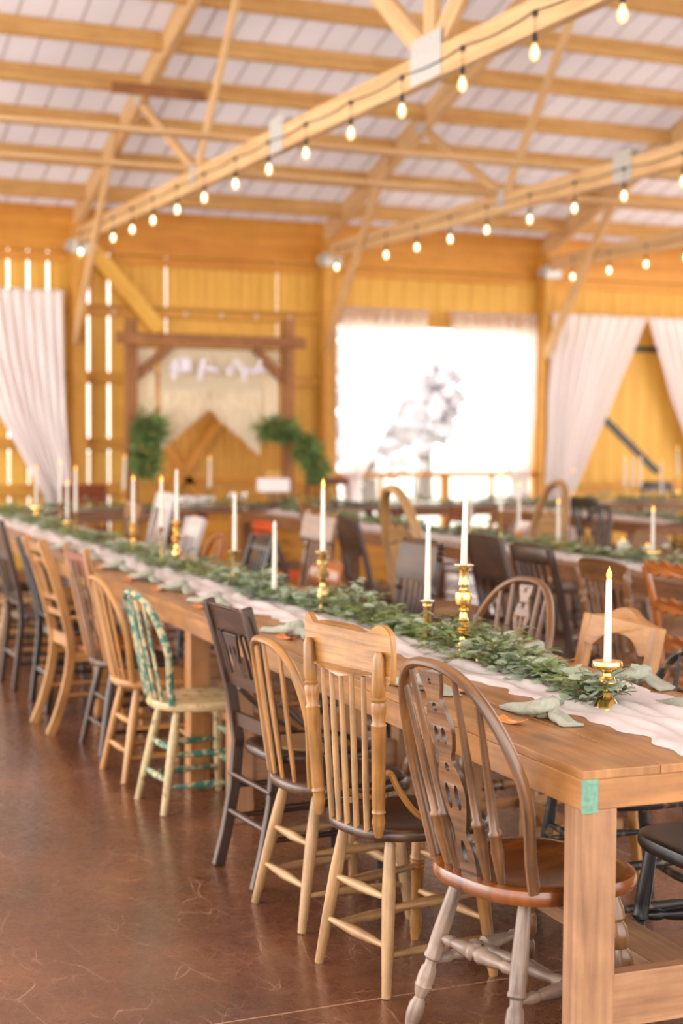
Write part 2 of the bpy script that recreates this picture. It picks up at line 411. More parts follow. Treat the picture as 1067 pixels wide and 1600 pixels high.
# window opening: frame, sill and lower opening
t = MB()
t.box(((WX0+WX1)/2, WY-.015, WZ0-.03), (WX1-WX0+.1, .12, .06), 0)
t.box((WX0-.03, WY-.015, 1.6), (.07, .12, 2.52), 2); t.box((WX1+.03, WY-.015, 1.6), (.07, .12, 2.52), 2)
t.box((8.83, WY-.01, .69), (.09, .09, .68), 2); t.box((7.95, WY-.01, .69), (.04, .06, .68), 2); t.box((9.5, WY-.01, .69), (.04, .06, .68), 2)
t.box(((WX0+WX1)/2, WY-.015, .35), (WX1-WX0+.1, .10, .08), 0)
wroot = struct(t.build('window_1', M['header'], smooth=False, bevel=.004))
# posts
for i, x in enumerate(POSTX):
    p = MB().box((0, 0, 1.93), (.17, .16, 3.86), 2)
    o = p.build('timber_post', M['postw'], loc=(x, WY-.14, 0), smooth=False, bevel=.006)
    nm = ['far left, outside the picture', 'left of the picture edge', 'between the left curtain and the wooden arbor', 'between the arbor and the bright window', 'between the bright window and the curtained barn door', 'right of the curtained barn door']
    tag(o, 'square pine wall post '+nm[i], 'post', 'posts along the back wall')
# trusses
SL = 1/3.0
def zr(y): return 4.06+(WY-y)*SL if y > 8.2 else 4.06+8.8*SL-(8.2-y)*SL
BC = 3.63
def truss(x, i):
    nm = ['far left', 'left', 'first', 'second', 'third', 'far right'][i]
    t = thing('roof_truss', {0: 'pine roof truss beyond the left edge', 1: 'pine roof truss just left of the view', 2: 'pine roof truss running from the top right to the post left of the arbor', 3: 'pine roof truss landing on the post between arbor and bright window', 4: 'pine roof truss landing on the post right of the bright window', 5: 'pine roof truss at the far right'}[i], 'truss', (x, 0, 0), 0)
    B = lambda n, p0, p1, w_, h_, up=(0, 0, 1): MB().beam(p0, p1, w_, h_, up).build(n, M['timber'], t, smooth=False, bevel=.004)
    B('bottom_chord', (0, WY-.05, BC+.09), (0, -.6, BC+.09), .076, .18)
    for ya, yb in ((WY, 8.2), (-.6, 8.2)):
        B('rafter', (0, ya, zr(ya)-.15), (0, yb, zr(yb)-.15), .076, .24)
        s_ = 1 if ya > 8 else -1
        j1, j2, r1, r2_ = 8.2+s_*4.45, 8.2, 8.2+s_*6.15, 8.2+s_*2.75
        B('web', (.0, j1, BC+.16), (.0, r1, zr(r1)-.24), .038, .09)
        B('web', (.0, j1, BC+.16), (.0, r2_, zr(r2_)-.24), .038, .09)
        B('web', (.0, j2+s_*.05, BC+.18), (.0, r2_, zr(r2_)-.24), .05, .14)
        if s_ > 0:
            for sx in (-.06,):
                B('knee_brace', (sx, WY-.20, 2.55), (sx, 15.05, zr(15.05)-.12), .04, .14)
        for sx in (-.042, .042):
            for c_, d_ in (((sx, j1, BC+.13), (.004, .12, .17)), ((sx, 8.2+s_*2.45, BC+.12), (.004, .26, .26)), ((sx, r1, zr(r1)-.2), (.004, .2, .14))):
                MB().box(c_, d_, 1).build('gusset_plate', M['steel'], t, smooth=False)
    B('king_post', (0, 8.2, BC+.18), (0, 8.2, zr(8.2)-.2), .05, .14, (0, 1, 0))
    for sx in (-.042, .042): MB().box((sx, 8.2, BC+.14), (.004, .40, .27), 1).build('gusset_plate', M['steel'], t, smooth=False)
    br = MB().box((0, WY-.25, BC-.02), (.21, .05, .16), 0).box((-.11, WY-.2, BC-.02), (.012, .16, .14), 1).box((.11, WY-.2, BC-.02), (.012, .16, .14), 1)
    br.turned((-.13, WY-.2, BC-.02), (-.16, WY-.2, BC-.02), [(0, .05), (1, .045)])
    br.build('bracket', M['steel'], t, smooth=False)
    return t
for i, x in enumerate(POSTX): truss(x, i)
# purlins
def purlins():
    n = 0
    ys = []
    y = 16.42
    while y > 8.6: ys.append(y); y -= .715
    first = {}
    for bi, (a, b) in enumerate(zip(POSTX, POSTX[1:])):
        for yi, y in enumerate(ys):
            if bi == 0 and y > 8: continue
            if 0 not in first:
                first[0] = MB().beam((0, 0, 0), (POSTX[3]-POSTX[2]-.08, 0, 0), .045, .18).build('roof_purlin', M['purlin'], smooth=False)
                o = first[0]
            else:
                o = first[0].copy(); COL.objects.link(o)
            o.location = (a+.04, y, zr(y)-.105); 
            o.scale = ((b-a-.08)/(POSTX[3]-POSTX[2]-.08), 1, 1)
            o.rotation_euler = (rad(-18), 0, 0)
            bay = {0: 'left end bay', 1: 'bay left of the first truss', 2: 'bay between the first and second truss', 3: 'bay between the second and third truss', 4: 'bay right of the third truss'}[bi]
            rown = ['lowest', 'second', 'third', 'fourth', 'fifth', 'sixth', 'seventh', 'eighth', 'ninth', 'tenth', 'eleventh', 'twelfth'][yi]
            tag(o, '%s pine purlin up the roof slope, %s' % (rown, bay), 'purlin', 'roof purlins')
purlins()
# lateral runners over the chords
for y, z, x0, x1, lb in ((12.75, BC+.20, -1.9, 10.0, 'long thin pine runner lying over the truss chords, nearer the back wall'),
                         (11.3, BC+.20, -1.9, 11.0, 'long thin pine runner lying over the truss chords, farther from the back wall')):
    o = MB().beam((x0, y, z), (x1, y, z), .09, .038).build('lateral_brace', M['timber'], smooth=False, bevel=.002)
    tag(o, lb, 'brace')
o = MB().beam((3.66, 13.6, 4.66), (4.55, 13.6, 4.66), .04, .1).build('lateral_brace', M['arbor'], smooth=False, bevel=.002)
tag(o, 'short weathered board nailed across the first truss near its rafter', 'brace')
o = MB().beam((4.30, WY-.14, 3.60), (5.10, WY-.14, 2.72), .17, .05, (0, 1, 0)).build('corner_brace', M['pine'], smooth=False, bevel=.003)
tag(o, 'slanting pine brace on the back wall above the arbor', 'brace')
# roof sheets with ribs
rf = MB()
def roofpt(x, y, d=0): return Vector((x, y, zr(y)+.01+d))
xs = []
x = XL
while x < XR:
    xs += [(x, 0), (x+.10, 0), (x+.108, -.006), (x+.116, -.006), (x+.124, 0)]; x += .285
for ya, yb in ((WY+.4, 8.2), (8.2, -1.0)):
    base = len(rf.v); n = len(xs)
    for yy in (ya, yb):
        for (xx, d) in xs: rf.v.append(Vector((xx, yy, (4.06+(WY-yy)*SL if ya > 8.3 else zr(yy))+.012+d)))
    for i in range(n-1):
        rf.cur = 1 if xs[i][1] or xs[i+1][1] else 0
        rf.face((base+i, base+i+1, base+n+i+1, base+n+i), ((xs[i][0], 0), (xs[i+1][0], 0), (xs[i+1][0], 9), (xs[i][0], 9)))
struct(rf.build('ceiling', [M['roof'], M['ribshadow']], smooth=False))
# unseen right end wall and the solid parts of the camera-side wall
wr = MB().box((XR, 8, 2.0), (.05, 18, 4.0), 1).build('wall_right', M['pine'], smooth=False); struct(wr)

# outside
g = MB(); g.v = [Vector(p) for p in ((-40, 17.2, -.15), (60, 17.2, -.15), (60, 90, .4), (-40, 90, .4))]
g.face((0, 1, 2, 3), ((0, 0), (1, 0), (1, 1), (0, 1)))
struct(g.build('ground_outside', M['earth'], smooth=False))
def leafmesh(mb, c, d, nrm, L, W, n=3, curl=.15):
    """leaf starting at c in direction d"""
    d = Vector(d).normalized(); s = d.cross(Vector(nrm))
    if s.length < 1e-4: s = d.cross(Vector((.3, .2, 1)))
    s.normalize(); up_ = s.cross(d).normalized(); b = len(mb.v)
    c = Vector(c)
    ts = [0, .3, .65, 1]; ws = [0, .5, .42, 0]
    mb.v += [c, c+d*(L*.3)+s*(W*.5)+up_*(curl*L*.25), c+d*(L*.7)+s*(W*.38)+up_*(curl*L*.1), c+d*L-up_*(curl*L*.5),
             c+d*(L*.7)-s*(W*.38)+up_*(curl*L*.1), c+d*(L*.3)-s*(W*.5)+up_*(curl*L*.25), c+d*(L*.5)-up_*(curl*L*.05)]
    for a, e in ((0, 1), (1, 2), (2, 3), (3, 4), (4, 5), (5, 0)):
        mb.face((b+a, b+e, b+6), ((0, 0), (0, .1), (.1, .1)))
def rv(s=1): return Vector((random.uniform(-s, s), random.uniform(-s, s), random.uniform(-s, s)))
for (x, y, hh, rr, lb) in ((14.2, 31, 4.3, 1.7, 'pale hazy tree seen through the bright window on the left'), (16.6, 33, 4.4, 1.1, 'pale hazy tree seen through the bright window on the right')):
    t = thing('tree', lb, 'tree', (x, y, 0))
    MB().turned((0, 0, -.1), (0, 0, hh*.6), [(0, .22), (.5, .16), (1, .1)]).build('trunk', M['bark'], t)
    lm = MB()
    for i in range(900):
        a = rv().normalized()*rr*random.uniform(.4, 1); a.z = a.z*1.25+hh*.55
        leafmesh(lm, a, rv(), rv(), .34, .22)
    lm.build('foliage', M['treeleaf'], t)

# ------------------------------------------------------------------ curtains
def curtain(name, X0, X1, ztop, pts, label, y=WY-.27, folds=9, amp=.03, mat='curtain', dx=0):
    """pts: list of (z, xleft, xright) top to bottom"""
    mb = MB(); nz = 40; nx = folds*8
    pts = [(a, b+dx, c+dx) for a, b, c in pts]; X0 += dx; X1 += dx
    def lerp(z):
        for (za, a0, a1), (zb, b0, b1) in zip(pts, pts[1:]):
            if za >= z >= zb:
                k = (za-z)/(za-zb+1e-9); return a0+(b0-a0)*k, a1+(b1-a1)*k
        return pts[-1][1:]
    zb = pts[-1][0]; ph = random.uniform(0, 6)
    for i in range(nz+1):
        z = ztop+(zb-ztop)*i/nz; xa, xb = lerp(z)
        for j in range(nx+1):
            s_ = j/nx
            a = amp*(1+.3*sin(3*s_*PI+ph))*(0.55+.45*min(1, i/6))
            yy = y+a*sin(s_*folds*2*PI+.6*sin(z*1.2+ph))+.008*sin(z*7+s_*17)
            mb.v.append(Vector((xa+(xb-xa)*s_, yy, z+ (.006*sin(s_*folds*2*PI) if i == 0 else 0))))
    W = nx+1
    for i in range(nz):
        for j in range(nx):
            a = i*W+j; mb.face((a, a+W, a+W+1, a+1), ((j, i), (j, i+1), (j+1, i+1), (j+1, i)))
    root = thing(name, label, 'curtain', ((X0+X1)/2, y, 0), 0, 'white curtains on the back wall')
    o = mb.build('cloth', M[mat], root); 
    for q in mb.v: pass
    o.location = (-(X0+X1)/2, -y, 0)
    rod = MB().turned((-(X1-X0)/2-.02, 0, ztop-.015), ((X1-X0)/2+.02, 0, ztop-.015), [(0, .008), (1, .008)], 8).build('rod', M['steel'], root)
    return root
curtain('curtain', 3.05, 4.05, 3.11, [(3.11, 3.0, 4.04), (2.4, 3.12, 4.05), (1.75, 3.32, 4.06), (1.2, 3.62, 4.10), (.85, 3.80, 4.10), (.75, 3.82, 4.06), (.1, 3.66, 4.12)], 'white curtain panel pulled right beside the post left of the arbor', dx=-.09)
curtain('curtain', 7.32, 8.55, 3.08, [(3.08, 7.33, 8.56), (2.6, 7.34, 8.46), (2.1, 7.35, 8.25), (1.55, 7.36, 7.95), (1.05, 7.40, 7.66), (.95, 7.42, 7.62), (.1, 7.36, 7.72)], 'white sheer curtain tied back at the left side of the bright window', folds=8, mat='sheer', y=WY-.10)
curtain('curtain', 8.83, 10.08, 3.08, [(3.08, 8.83, 10.08), (2.85, 8.86, 10.08), (2.4, 8.98, 10.08), (1.8, 9.22, 10.07), (1.3, 9.48, 10.04), (1.05, 9.72, 10.0), (.95, 9.74, 9.98), (.1, 9.62, 10.04)], 'white sheer curtain tied back at the right side of the bright window', folds=8, mat='sheer', y=WY-.10)
curtain('curtain', 10.34, 11.77, 3.09, [(3.09, 10.36, 11.77), (2.6, 10.33, 11.55), (2.1, 10.3, 11.32), (1.5, 10.29, 11.02), (1.0, 10.27, 10.78), (.78, 10.28, 10.66), (.1, 10.24, 10.8)], 'white curtain panel hanging left of the wooden barn door', folds=9, dx=-.13)
curtain('curtain', 11.82, 13.1, 3.09, [(3.09, 11.82, 13.1), (2.6, 12.0, 13.12), (2.1, 12.18, 13.12), (1.5, 12.45, 13.12), (1.0, 12.75, 13.14), (.1, 12.6, 13.1)], 'white curtain panel at the right edge hanging over the barn door', folds=8, dx=-.15)

# barn door behind the right curtains
d = MB()
for i in range(11): d.box((10.5+.115+i*.232, WY-.035, 1.45), (.228, .03, 2.65), 2)
dr = struct(d.build('door_1', M['pine'], smooth=False, bevel=.002))
i1 = MB().box((11.75, WY-.058, 2.69), (2.3, .012, .075), 0).beam((10.75, WY-.058, 2.10), (12.0, WY-.058, 1.06), .09, .012, (0, 1, 0)).build('door_strap', M['blackiron'], dr, smooth=False)
# reddish plank doors with crossed braces behind the arbor
d = MB()
for i in range(9): d.box((4.75+.1+i*.21, WY-.07, .93), (.206, .025, 1.85), 2)
d2 = struct(d.build('door_2', M['postw'], smooth=False, bevel=.002))
x_ = MB().beam((4.95, WY-.10, 1.75), (5.75, WY-.10, .55), .1, .03, (0, 1, 0)).beam((5.85, WY-.12, 1.75), (5.0, WY-.12, .55), .1, .03, (0, 1, 0)).box((5.65, WY-.10, 1.80), (1.9, .03, .1), 0).box((5.65, WY-.10, 1.0), (1.9, .03, .08), 0)
x_.build('door_brace', M['header'], d2, smooth=False)

# ------------------------------------------------------------------ arbor, macrame, sign
AY = 15.9
t = thing('wooden_arbor', 'brown timber arbor frame with corner braces standing before the back wall', 'arbor', (5.38, AY, 0))
A = lambda n, p0, p1, w_, h_, up=(0, 0, 1): MB().beam(p0, p1, w_, h_, up).build(n, M['arbor'], t, smooth=False, bevel=.006)
A('post', (-.90, 0, 0), (-.90, 0, 2.76), .12, .12, (0, 1, 0)); A('post', (.90, 0, 0), (.90, 0, 2.82), .12, .12, (0, 1, 0))
A('crossbeam', (-1.08, -.08, 2.555), (1.08, -.08, 2.555), .06, .12)
A('corner_brace', (-.86, 0, 2.13), (-.45, 0, 2.50), .09, .06, (0, 1, 0)); A('corner_brace', (.86, 0, 2.13), (.50, 0, 2.50), .09, .06, (0, 1, 0))
mc = thing('macrame_hanging', 'cream macrame wall hanging with long fringe on the arbor', 'wall hanging', (5.38, AY+.02, 0))
MB().turned((-.84, 0, 2.475), (.84, 0, 2.475), [(0, .012), (1, .012)]).build('dowel', M['arbor'], mc)
fr = MB(); n = 150
for i in range(n):
    xx = -.56+1.14*i/(n-1)
    e = abs(xx+.02)
    zb = 1.86-.05 - min(1, e/.56)*.47 + random.uniform(-.03, .03)
    ph = random.uniform(0, 6)
    zt = 2.02
    fr.tube([(xx+.006*sin(ph+q), random.uniform(-.006, .006), zt+(zb-zt)*q/5) for q in range(6)], .0052, 4)
fr.build('fringe', M['macrame'], mc)
nt_ = MB()
for i in range(41):
    xx = -.56+1.14*i/40
    nt_.tube([(xx+.012*sin(q*1.57+i*PI), .004*cos(q*1.57+i*PI), 2.47-.46*q/14) for q in range(15)], .008, 4)
for q in range(6):
    nt_.tube([(-.57, .0, 2.44-.08*q), (.59, .0, 2.44-.08*q)], .009, 4)
nt_.v += [Vector(p) for p in ((-.56, .02, 2.47), (.58, .02, 2.47), (.58, .02, 1.95), (.02, .02, 2.0), (-.56, .02, 1.95))]
b = len(nt_.v)-5; nt_.face((b, b+1, b+2, b+3, b+4), ((0, 0),)*5)
nt_.build('netting', M['macrame'], mc)
for sx, nm in ((-1, 'left'), (1, 'right')):
    mb = MB(); x0, x1 = sorted((sx*.60, sx*.83)); nx = 12; nz = 14
    for i in range(nz+1):
        for j in range(nx+1): mb.v.append(Vector((x0+(x1-x0)*j/nx, .012*sin(j*1.7+i*.1), 2.46-.80*i/nz)))
    for i in range(nz):
        for j in range(nx):
            a = i*(nx+1)+j; mb.face((a, a+nx+1, a+nx+2, a+1), ((0, 0),)*4)
    o = mb.build('fabric_panel', M['panelcloth'], loc=(5.38, AY+.06, 0)); tag(o, 'plain cream cloth strip hanging inside the %s arbor post' % nm, 'cloth panel')
# script sign: bent white strokes (illegible hand-lettering)
def stroke(mb, pts, r=.015):
    P = [Vector((a, 0, b)) for a, b in pts]; out = []
    n = len(P)
    for i in range(n-1):
        p0, p1, p2, p3 = P[max(i-1, 0)], P[i], P[i+1], P[min(i+2, n-1)]
        for q in range(6):
            t_ = q/6; out.append(.5*((2*p1)+(p2-p0)*t_+(2*p0-5*p1+4*p2-p3)*t_**2+(3*p1-p0-3*p2+p3)*t_**3))
    out.append(P[-1]); mb.tube(out, r, 6)
sg = MB()
W1 = [[(0, .02), (.05, .03), (.10, .13), (.085, .0), (.08, -.09), (.065, -.02), (.13, .02), (.16, .15), (.15, .03), (.17, .01), (.20, .15), (.195, .02), (.22, .02), (.235, .14), (.23, .02), (.27, .03)]]
W2 = [[(.33, .0), (.37, .09), (.40, .15), (.375, .03), (.35, -.09), (.345, -.03), (.40, .04), (.44, .02), (.45, .05), (.47, .01), (.49, .05), (.51, .01), (.56, .04)]]
W3 = [[(.62, .06), (.65, .02), (.67, -.02), (.70, .07), (.72, .12), (.76, .12), (.77, .06), (.73, .05)], [(.80, .08), (.80, .0), (.84, .02), (.85, .07), (.83, -.02), (.81, -.10), (.84, -.01), (.90, .03), (.90, .0), (.94, .04), (.95, .01), (.99, .08), (1.0, .15), (.985, .02), (1.02, .05), (1.05, .01)]]
for s_ in W1+W2+W3: stroke(sg, [(a*1.06, b*.98) for a, b in s_])
o = sg.build('script_sign', M['signwhite'], loc=(4.83, AY-.17, 2.21)); tag(o, 'white looping script sign in front of the cream macrame', 'sign')

# hanging greenery on the arbor
def greenery(c, ex, nleaf, L, W, mat, mb=None, down=.4):
    mb = mb or MB()
    for i in range(nleaf):
        a = rv()
        while a.length > 1: a = rv()
        p = Vector((a.x*ex[0], a.y*ex[1], a.z*ex[2]))+Vector(c)
        d_ = Vector((a.x, a.y, a.z*.5-down))+rv(.6)
        leafmesh(mb, p, d_, rv(), L*random.uniform(.7, 1.3), W)
    return mb
def hang(label, blobs):
    cx, cz = blobs[0][0], blobs[0][1]
    t = thing('hanging_greenery', label, 'greenery', (cx, AY-.14, cz), 0, 'greenery bunches tied to the arbor')
    s_ = MB(); m1 = MB(); m2 = MB()
    for (x_, z_, rx, rz, n) in blobs:
        greenery((x_-cx, 0, z_-cz), (rx, .10, rz), n, .13, .022, None, m1)
        greenery((x_-cx, 0, z_-cz), (rx*.9, .08, rz*.9), n//3, .09, .05, None, m2)
        for q in range(5): s_.tube([(x_-cx+random.uniform(-rx, rx)*.3, 0, z_-cz+rz*.7), (x_-cx+random.uniform(-rx, rx), -.04, z_-cz-rz*.7)], .005, 5)
    s_.build('stem', M['stem'], t); m1.build('fronds', M['fern'], t); m2.build('leaves', M['leafc'], t)
hang('dark green fern bunch hanging on the left arbor post', [(4.64, 1.60, .15, .18, 260), (4.60, 1.28, .13, .20, 240)])
hang('green fern bunch spilling off the right arbor post', [(6.12, 1.60, .21, .11, 260), (6.46, 1.40, .13, .18, 220), (6.58, 1.18, .09, .16, 130)])

# ------------------------------------------------------------------ tables
def farm_table(L, W, loc, rotz, label, group, mat, front=False, near=False, lys=None):
    """local: x across (0..W), y along (0..L)"""
    t = thing('farm_table', label, 'table', loc, rotz, group)
    top = MB(); nb = 4; bw = W/nb
    for i in range(nb): top.box((bw*(i+.5), L/2, TH-.011), (bw-.0012, L, .022), 1)
    top.build('tabletop', mat, t, smooth=False, bevel=.0025)
    for x_ in (.019, W-.019):
        MB().box((x_, L/2, TH-.022-.036), (.038, L-.012, .072), 1).build('side_apron', mat, t, smooth=False, bevel=.002)
    for y_ in (.026, L-.026):
        MB().box((W/2, y_, TH-.022-.036), (W-.084, .038, .072), 0).build('end_apron', mat, t, smooth=False, bevel=.002)
    lys = lys or (.055, L-.055)
    for x_ in (.052, W-.052):
        for y_ in lys:
            lg = MB().box((x_, y_, (TH-.094)/2), (.089, .089, TH-.094), 2)
            lg.build('leg', M['post'] if near else mat, t, smooth=False, bevel=.004)
    for y_ in lys:
        MB().box((W/2, y_, .22), (W-.19, .04, .13), 0).build('end_stretcher', M['post'] if near else mat, t, smooth=False, bevel=.003)
    MB().box((W/2, sum(lys)/2, .20), (.14, lys[1]-lys[0]-.05, .04), 1).build('long_stretcher', M['post'] if near else mat, t, smooth=False, bevel=.003)
    if near:
        ge = MB().box((.019, .003, TH-.022-.038), (.039, .006, .078), 2).build('painted_end_grain', M['greenend'], t, smooth=False); ge['label'] = 'pale green painted end of the side apron'
        ge2 = MB().box((W-.019, .003, TH-.022-.038), (.039, .006, .078), 2).build('painted_end_grain', M['greenend'], t, smooth=False); ge2['label'] = 'pale green painted end of the side apron'
    return t
TW = .82; TL = 2.93
RT = -TA
ORD = ['nearest', 'second', 'third', 'farthest']
for i in range(4):
    L_ = TL-.008 if i < 3 else 11.36-3*TL
    farm_table(L_, TW, T(i*TL, 0), RT, '%s of the four farm tables in the front row' % ['nearest, with green-painted apron end,', 'second', 'third', 'farthest'][i], 'front row of farm tables', M['table'], near=(i == 0), lys=[(.055, 2.75), (3.36-TL, 5.235-TL), (6.93-2*TL, 8.52-2*TL), (9.35-3*TL, 11.2-3*TL)][i])
BV = 2.74
for i in range(3):
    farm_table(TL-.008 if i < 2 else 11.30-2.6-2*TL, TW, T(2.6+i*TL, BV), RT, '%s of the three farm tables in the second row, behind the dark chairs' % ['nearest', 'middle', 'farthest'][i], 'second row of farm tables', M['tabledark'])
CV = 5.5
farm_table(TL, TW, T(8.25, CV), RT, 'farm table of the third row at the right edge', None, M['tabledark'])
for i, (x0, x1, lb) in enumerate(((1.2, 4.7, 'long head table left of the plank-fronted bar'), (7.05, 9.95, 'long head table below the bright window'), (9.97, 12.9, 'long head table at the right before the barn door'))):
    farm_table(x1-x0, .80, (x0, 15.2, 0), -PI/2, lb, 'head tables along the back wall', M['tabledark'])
# plank fronted bar
t = thing('serving_bar', 'golden brown plank-fronted table before the arbor holding the white cake', 'bar', (4.75, 14.4, 0))
fb = MB()
for i in range(5): fb.box((1.13, .02, .08+i*.135), (2.2, .03, .13), 0)
fb.build('front_panel', M['header'], t, smooth=False, bevel=.003)
MB().box((1.13, .40, .765), (2.28, .84, .03), 0).build('tabletop', M['redwood'], t, smooth=False, bevel=.003)
for x_ in (.06, 2.2):
    for y_ in (.06, .74): MB().box((x_, y_+.02, .375), (.08, .08, .75), 2).build('leg', M['redwood'], t, smooth=False)

# ------------------------------------------------------------------ chairs
def seat_outline(W, D, back_w=.8, pw=2.6, n=40, style='round'):
    pts = []
    for i in range(n):
        a = 2*PI*i/n
        c, s_ = cos(a), sin(a)
        x = W/2*math.copysign(abs(c)**(2/pw), c); y = D/2*math.copysign(abs(s_)**(2/pw), s_)
        k = 1 if y > 0 else 1-(1-back_w)*(-y/(D/2))**1.2
        pts.append((x*k, y))
    return pts
def add_seat(t, W, D, z, th, mat, back_w=.8, pw=2.6, dish=.012, name='seat'):
    """dished seat from rings, top surface at z"""
    o = seat_outline(W, D, back_w, pw, 48); mb = MB(); rings = []
    prof = [(0, -dish), (.35, -dish*.95), (.62, -dish*.5), (.82, -.001), (.93, 0), (.985, -.004), (1.0, -th*.35), (1.0, -th*.75), (.975, -th), (0, -th)]
    for k, dz in prof:
        if k == 0:
            mb.v.append(Vector((0, 0, z+dz))); rings.append([len(mb.v)-1]); continue
        b = len(mb.v)
        for x, y in o: mb.v.append(Vector((x*k, y*k, z+dz)))
        rings.append(list(range(b, b+len(o))))
    uvf = lambda i: (mb.v[i].x, mb.v[i].y)
    for A_, B_ in zip(rings, rings[1:]):
        n = len(o)
        for j in range(n):
            k = (j+1) % n
            if len(A_) == 1: fc = (A_[0], B_[j], B_[k])
            elif len(B_) == 1: fc = (A_[j], B_[0], A_[k])
            else: fc = (A_[j], B_[j], B_[k], A_[k])
            mb.face(fc, tuple(uvf(i) for i in fc))
    return mb.build(name, mat, t, ang=50)
PROF = {
 'plain': [(0, .012), (.08, .015), (.35, .0185), (.7, .016), (1, .0125)],
 'taper': [(0, .012), (.3, .017), (.6, .0175), (.92, .0135), (1, .012)],
 'turned': [(0, .013), (.06, .017), (.30, .021), (.42, .022), (.50, .021), (.51, .024), (.53, .024), (.545, .0165), (.58, .0155), (.60, .021), (.66, .0235), (.70, .022), (.71, .024), (.72, .0225), (.76, .018), (.785, .013), (.80, .0155), (.83, .021), (.90, .022), (.955, .017), (1, .012)],
 'beaded': [(0, .018), (.10, .020), (.14, .024), (.20, .024), (.22, .017), (.26, .024), (.34, .025), (.38, .017), (.42, .024), (.52, .026), (.57, .016), (.60, .023), (.68, .025), (.72, .017), (.76, .023), (.86, .025), (.94, .019), (1, .014)],
 'ringed': [(0, .015), (.12, .019), (.35, .021), (.37, .024), (.39, .020), (.40, .024), (.42, .020), (.43, .024), (.45, .019), (.8, .015), (.86, .018), (1, .012)],
 'stretch': [(0, .008), (.1, .009), (.3, .013), (.5, .016), (.7, .013), (.9, .009), (1, .008)],
 'stretcht': [(0, .010), (.06, .012), (.12, .018), (.17, .020), (.2, .014), (.24, .018), (.34, .023), (.42, .024), (.43, .027), (.46, .027), (.48, .017), (.52, .017), (.54, .027), (.57, .027), (.58, .024), (.68, .022), (.76, .018), (.8, .014), (.84, .020), (.9, .018), (.95, .012), (1, .010)],
 'rod': [(0, .0085), (.5, .0095), (1, .0085)],
}
def leg(t, p0, p1, kind, mat, sc=1):
    return MB().turned(p0, p1, [(a, r*sc) for a, r in PROF[kind]], 14).build('leg', mat, t)
def stretch(t, p0, p1, kind, mat, sc=1, name='stretcher'):
    return MB().turned(p0, p1, [(a, r*sc) for a, r in PROF[kind]], 10).build(name, mat, t)
def lerp3(a, b, k): return tuple(a[i]+(b[i]-a[i])*k for i in range(3))
def legs_round(t, W, D, z, kind, mat, fkind=None, fmat=None, splay=.055, inset=.07, strs='double', smat=None, ssc=1, sc=1, skind='stretch', bs=None, bx=.9):
    smat = smat or mat; fkind = fkind or kind; fmat = fmat or mat
    tp = {}; ft = {}
    for nm, sx, sy in (('fl', -1, 1), ('fr', 1, 1), ('bl', -1, -1), ('br', 1, -1)):
        a = (sx*(W/2-inset), sy*(D/2-inset), z-.012); b = (sx*(W/2-inset+splay), sy*(D/2-inset+splay*(1.25 if sy < 0 else .5)), 0)
        if sy < 0: a = (a[0]*.86, a[1], a[2]); b = (b[0]*bx, (b[1] if bs is None else a[1]-bs), 0)
        tp[nm] = a; ft[nm] = b
        leg(t, a, b, kind if sy < 0 else fkind, mat if sy < 0 else fmat, sc)
    at = lambda nm, k: lerp3(tp[nm], ft[nm], k)
    if strs == 'double':
        for k in (.38, .68):
            stretch(t, at('bl', k), at('br', k), skind, smat, ssc); stretch(t, at('fl', k-.06), at('fr', k-.06), skind, smat, ssc)
            stretch(t, at('bl', k+.06), at('fl', k+.06), skind, smat, ssc); stretch(t, at('br', k+.06), at('fr', k+.06), skind, smat, ssc)
    elif strs == 'single':
        k = .55
        stretch(t, at('bl', k), at('br', k), skind, smat, ssc); stretch(t, at('fl', k), at('fr', k), skind, smat, ssc)
        stretch(t, at('bl', k+.06), at('fl', k+.06), skind, smat, ssc); stretch(t, at('br', k+.06), at('fr', k+.06), skind, smat, ssc)
    elif strs == 'H':
        k = .52
        l0, l1, r0, r1 = at('bl', k+.04), at('fl', k), at('br', k+.04), at('fr', k)
        stretch(t, l0, l1, 'stretcht', smat, ssc); stretch(t, r0, r1, 'stretcht', smat, ssc)
        stretch(t, lerp3(l0, l1, .5), lerp3(r0, r1, .5), 'stretcht', smat, ssc)
        stretch(t, at('bl', .40), at('br', .40), 'stretcht', smat, ssc)
    return at
def backmap(y0, z0, tilt, curve, hw):
    tt = tan(tilt)
    def f_(x, h, side=0):
        return (x, y0-h*tt-curve*(1-(x/hw)**2)+side, z0+h)
    return f_
def catmull(pts, q=5, closed=True):
    n = len(pts); out = []
    R = range(n) if closed else range(n-1)
    for i in R:
        g_ = (lambda k: pts[k % n]) if closed else (lambda k: pts[max(0, min(n-1, k))])
        p0, p1, p2, p3 = g_(i-1), g_(i), g_(i+1), g_(i+2)
        for j in range(q):
            t_ = j/q
            out.append(tuple(.5*((2*p1[c])+(p2[c]-p0[c])*t_+(2*p0[c]-5*p1[c]+4*p2[c]-p3[c])*t_**2+(3*p1[c]-p0[c]-3*p2[c]+p3[c])*t_**3) for c in range(2)))
    if not closed: out.append(pts[-1])
    return out
def hoop(t, f_, Wb, W, Hh, mat, r=.013, flat=1.3, n=36, sq=.78, name='bow'):
    pts = []
    for i in range(n+1):
        a = PI*i/n
        x = W/2*math.copysign(abs(cos(a))**sq, cos(a)); z = Hh*abs(sin(a))**sq
        k = min(1, z/(Hh*.55)); k = k*k*(3-2*k)
        pts.append((-x*((Wb/W)*(1-k)+k), z))
    MB().tube([f_(x, z) for x, z in pts], r, 10, up=(0, 1, 0), flat=flat).build(name, mat, t)
    def ztop(x):
        best = Hh
        for (xa, za), (xb, zb) in zip(pts, pts[1:]):
            if za > Hh*.4 and (xa-x)*(xb-x) <= 0 and xa != xb: best = za+(zb-za)*(x-xa)/(xb-xa)
        return best
    return ztop
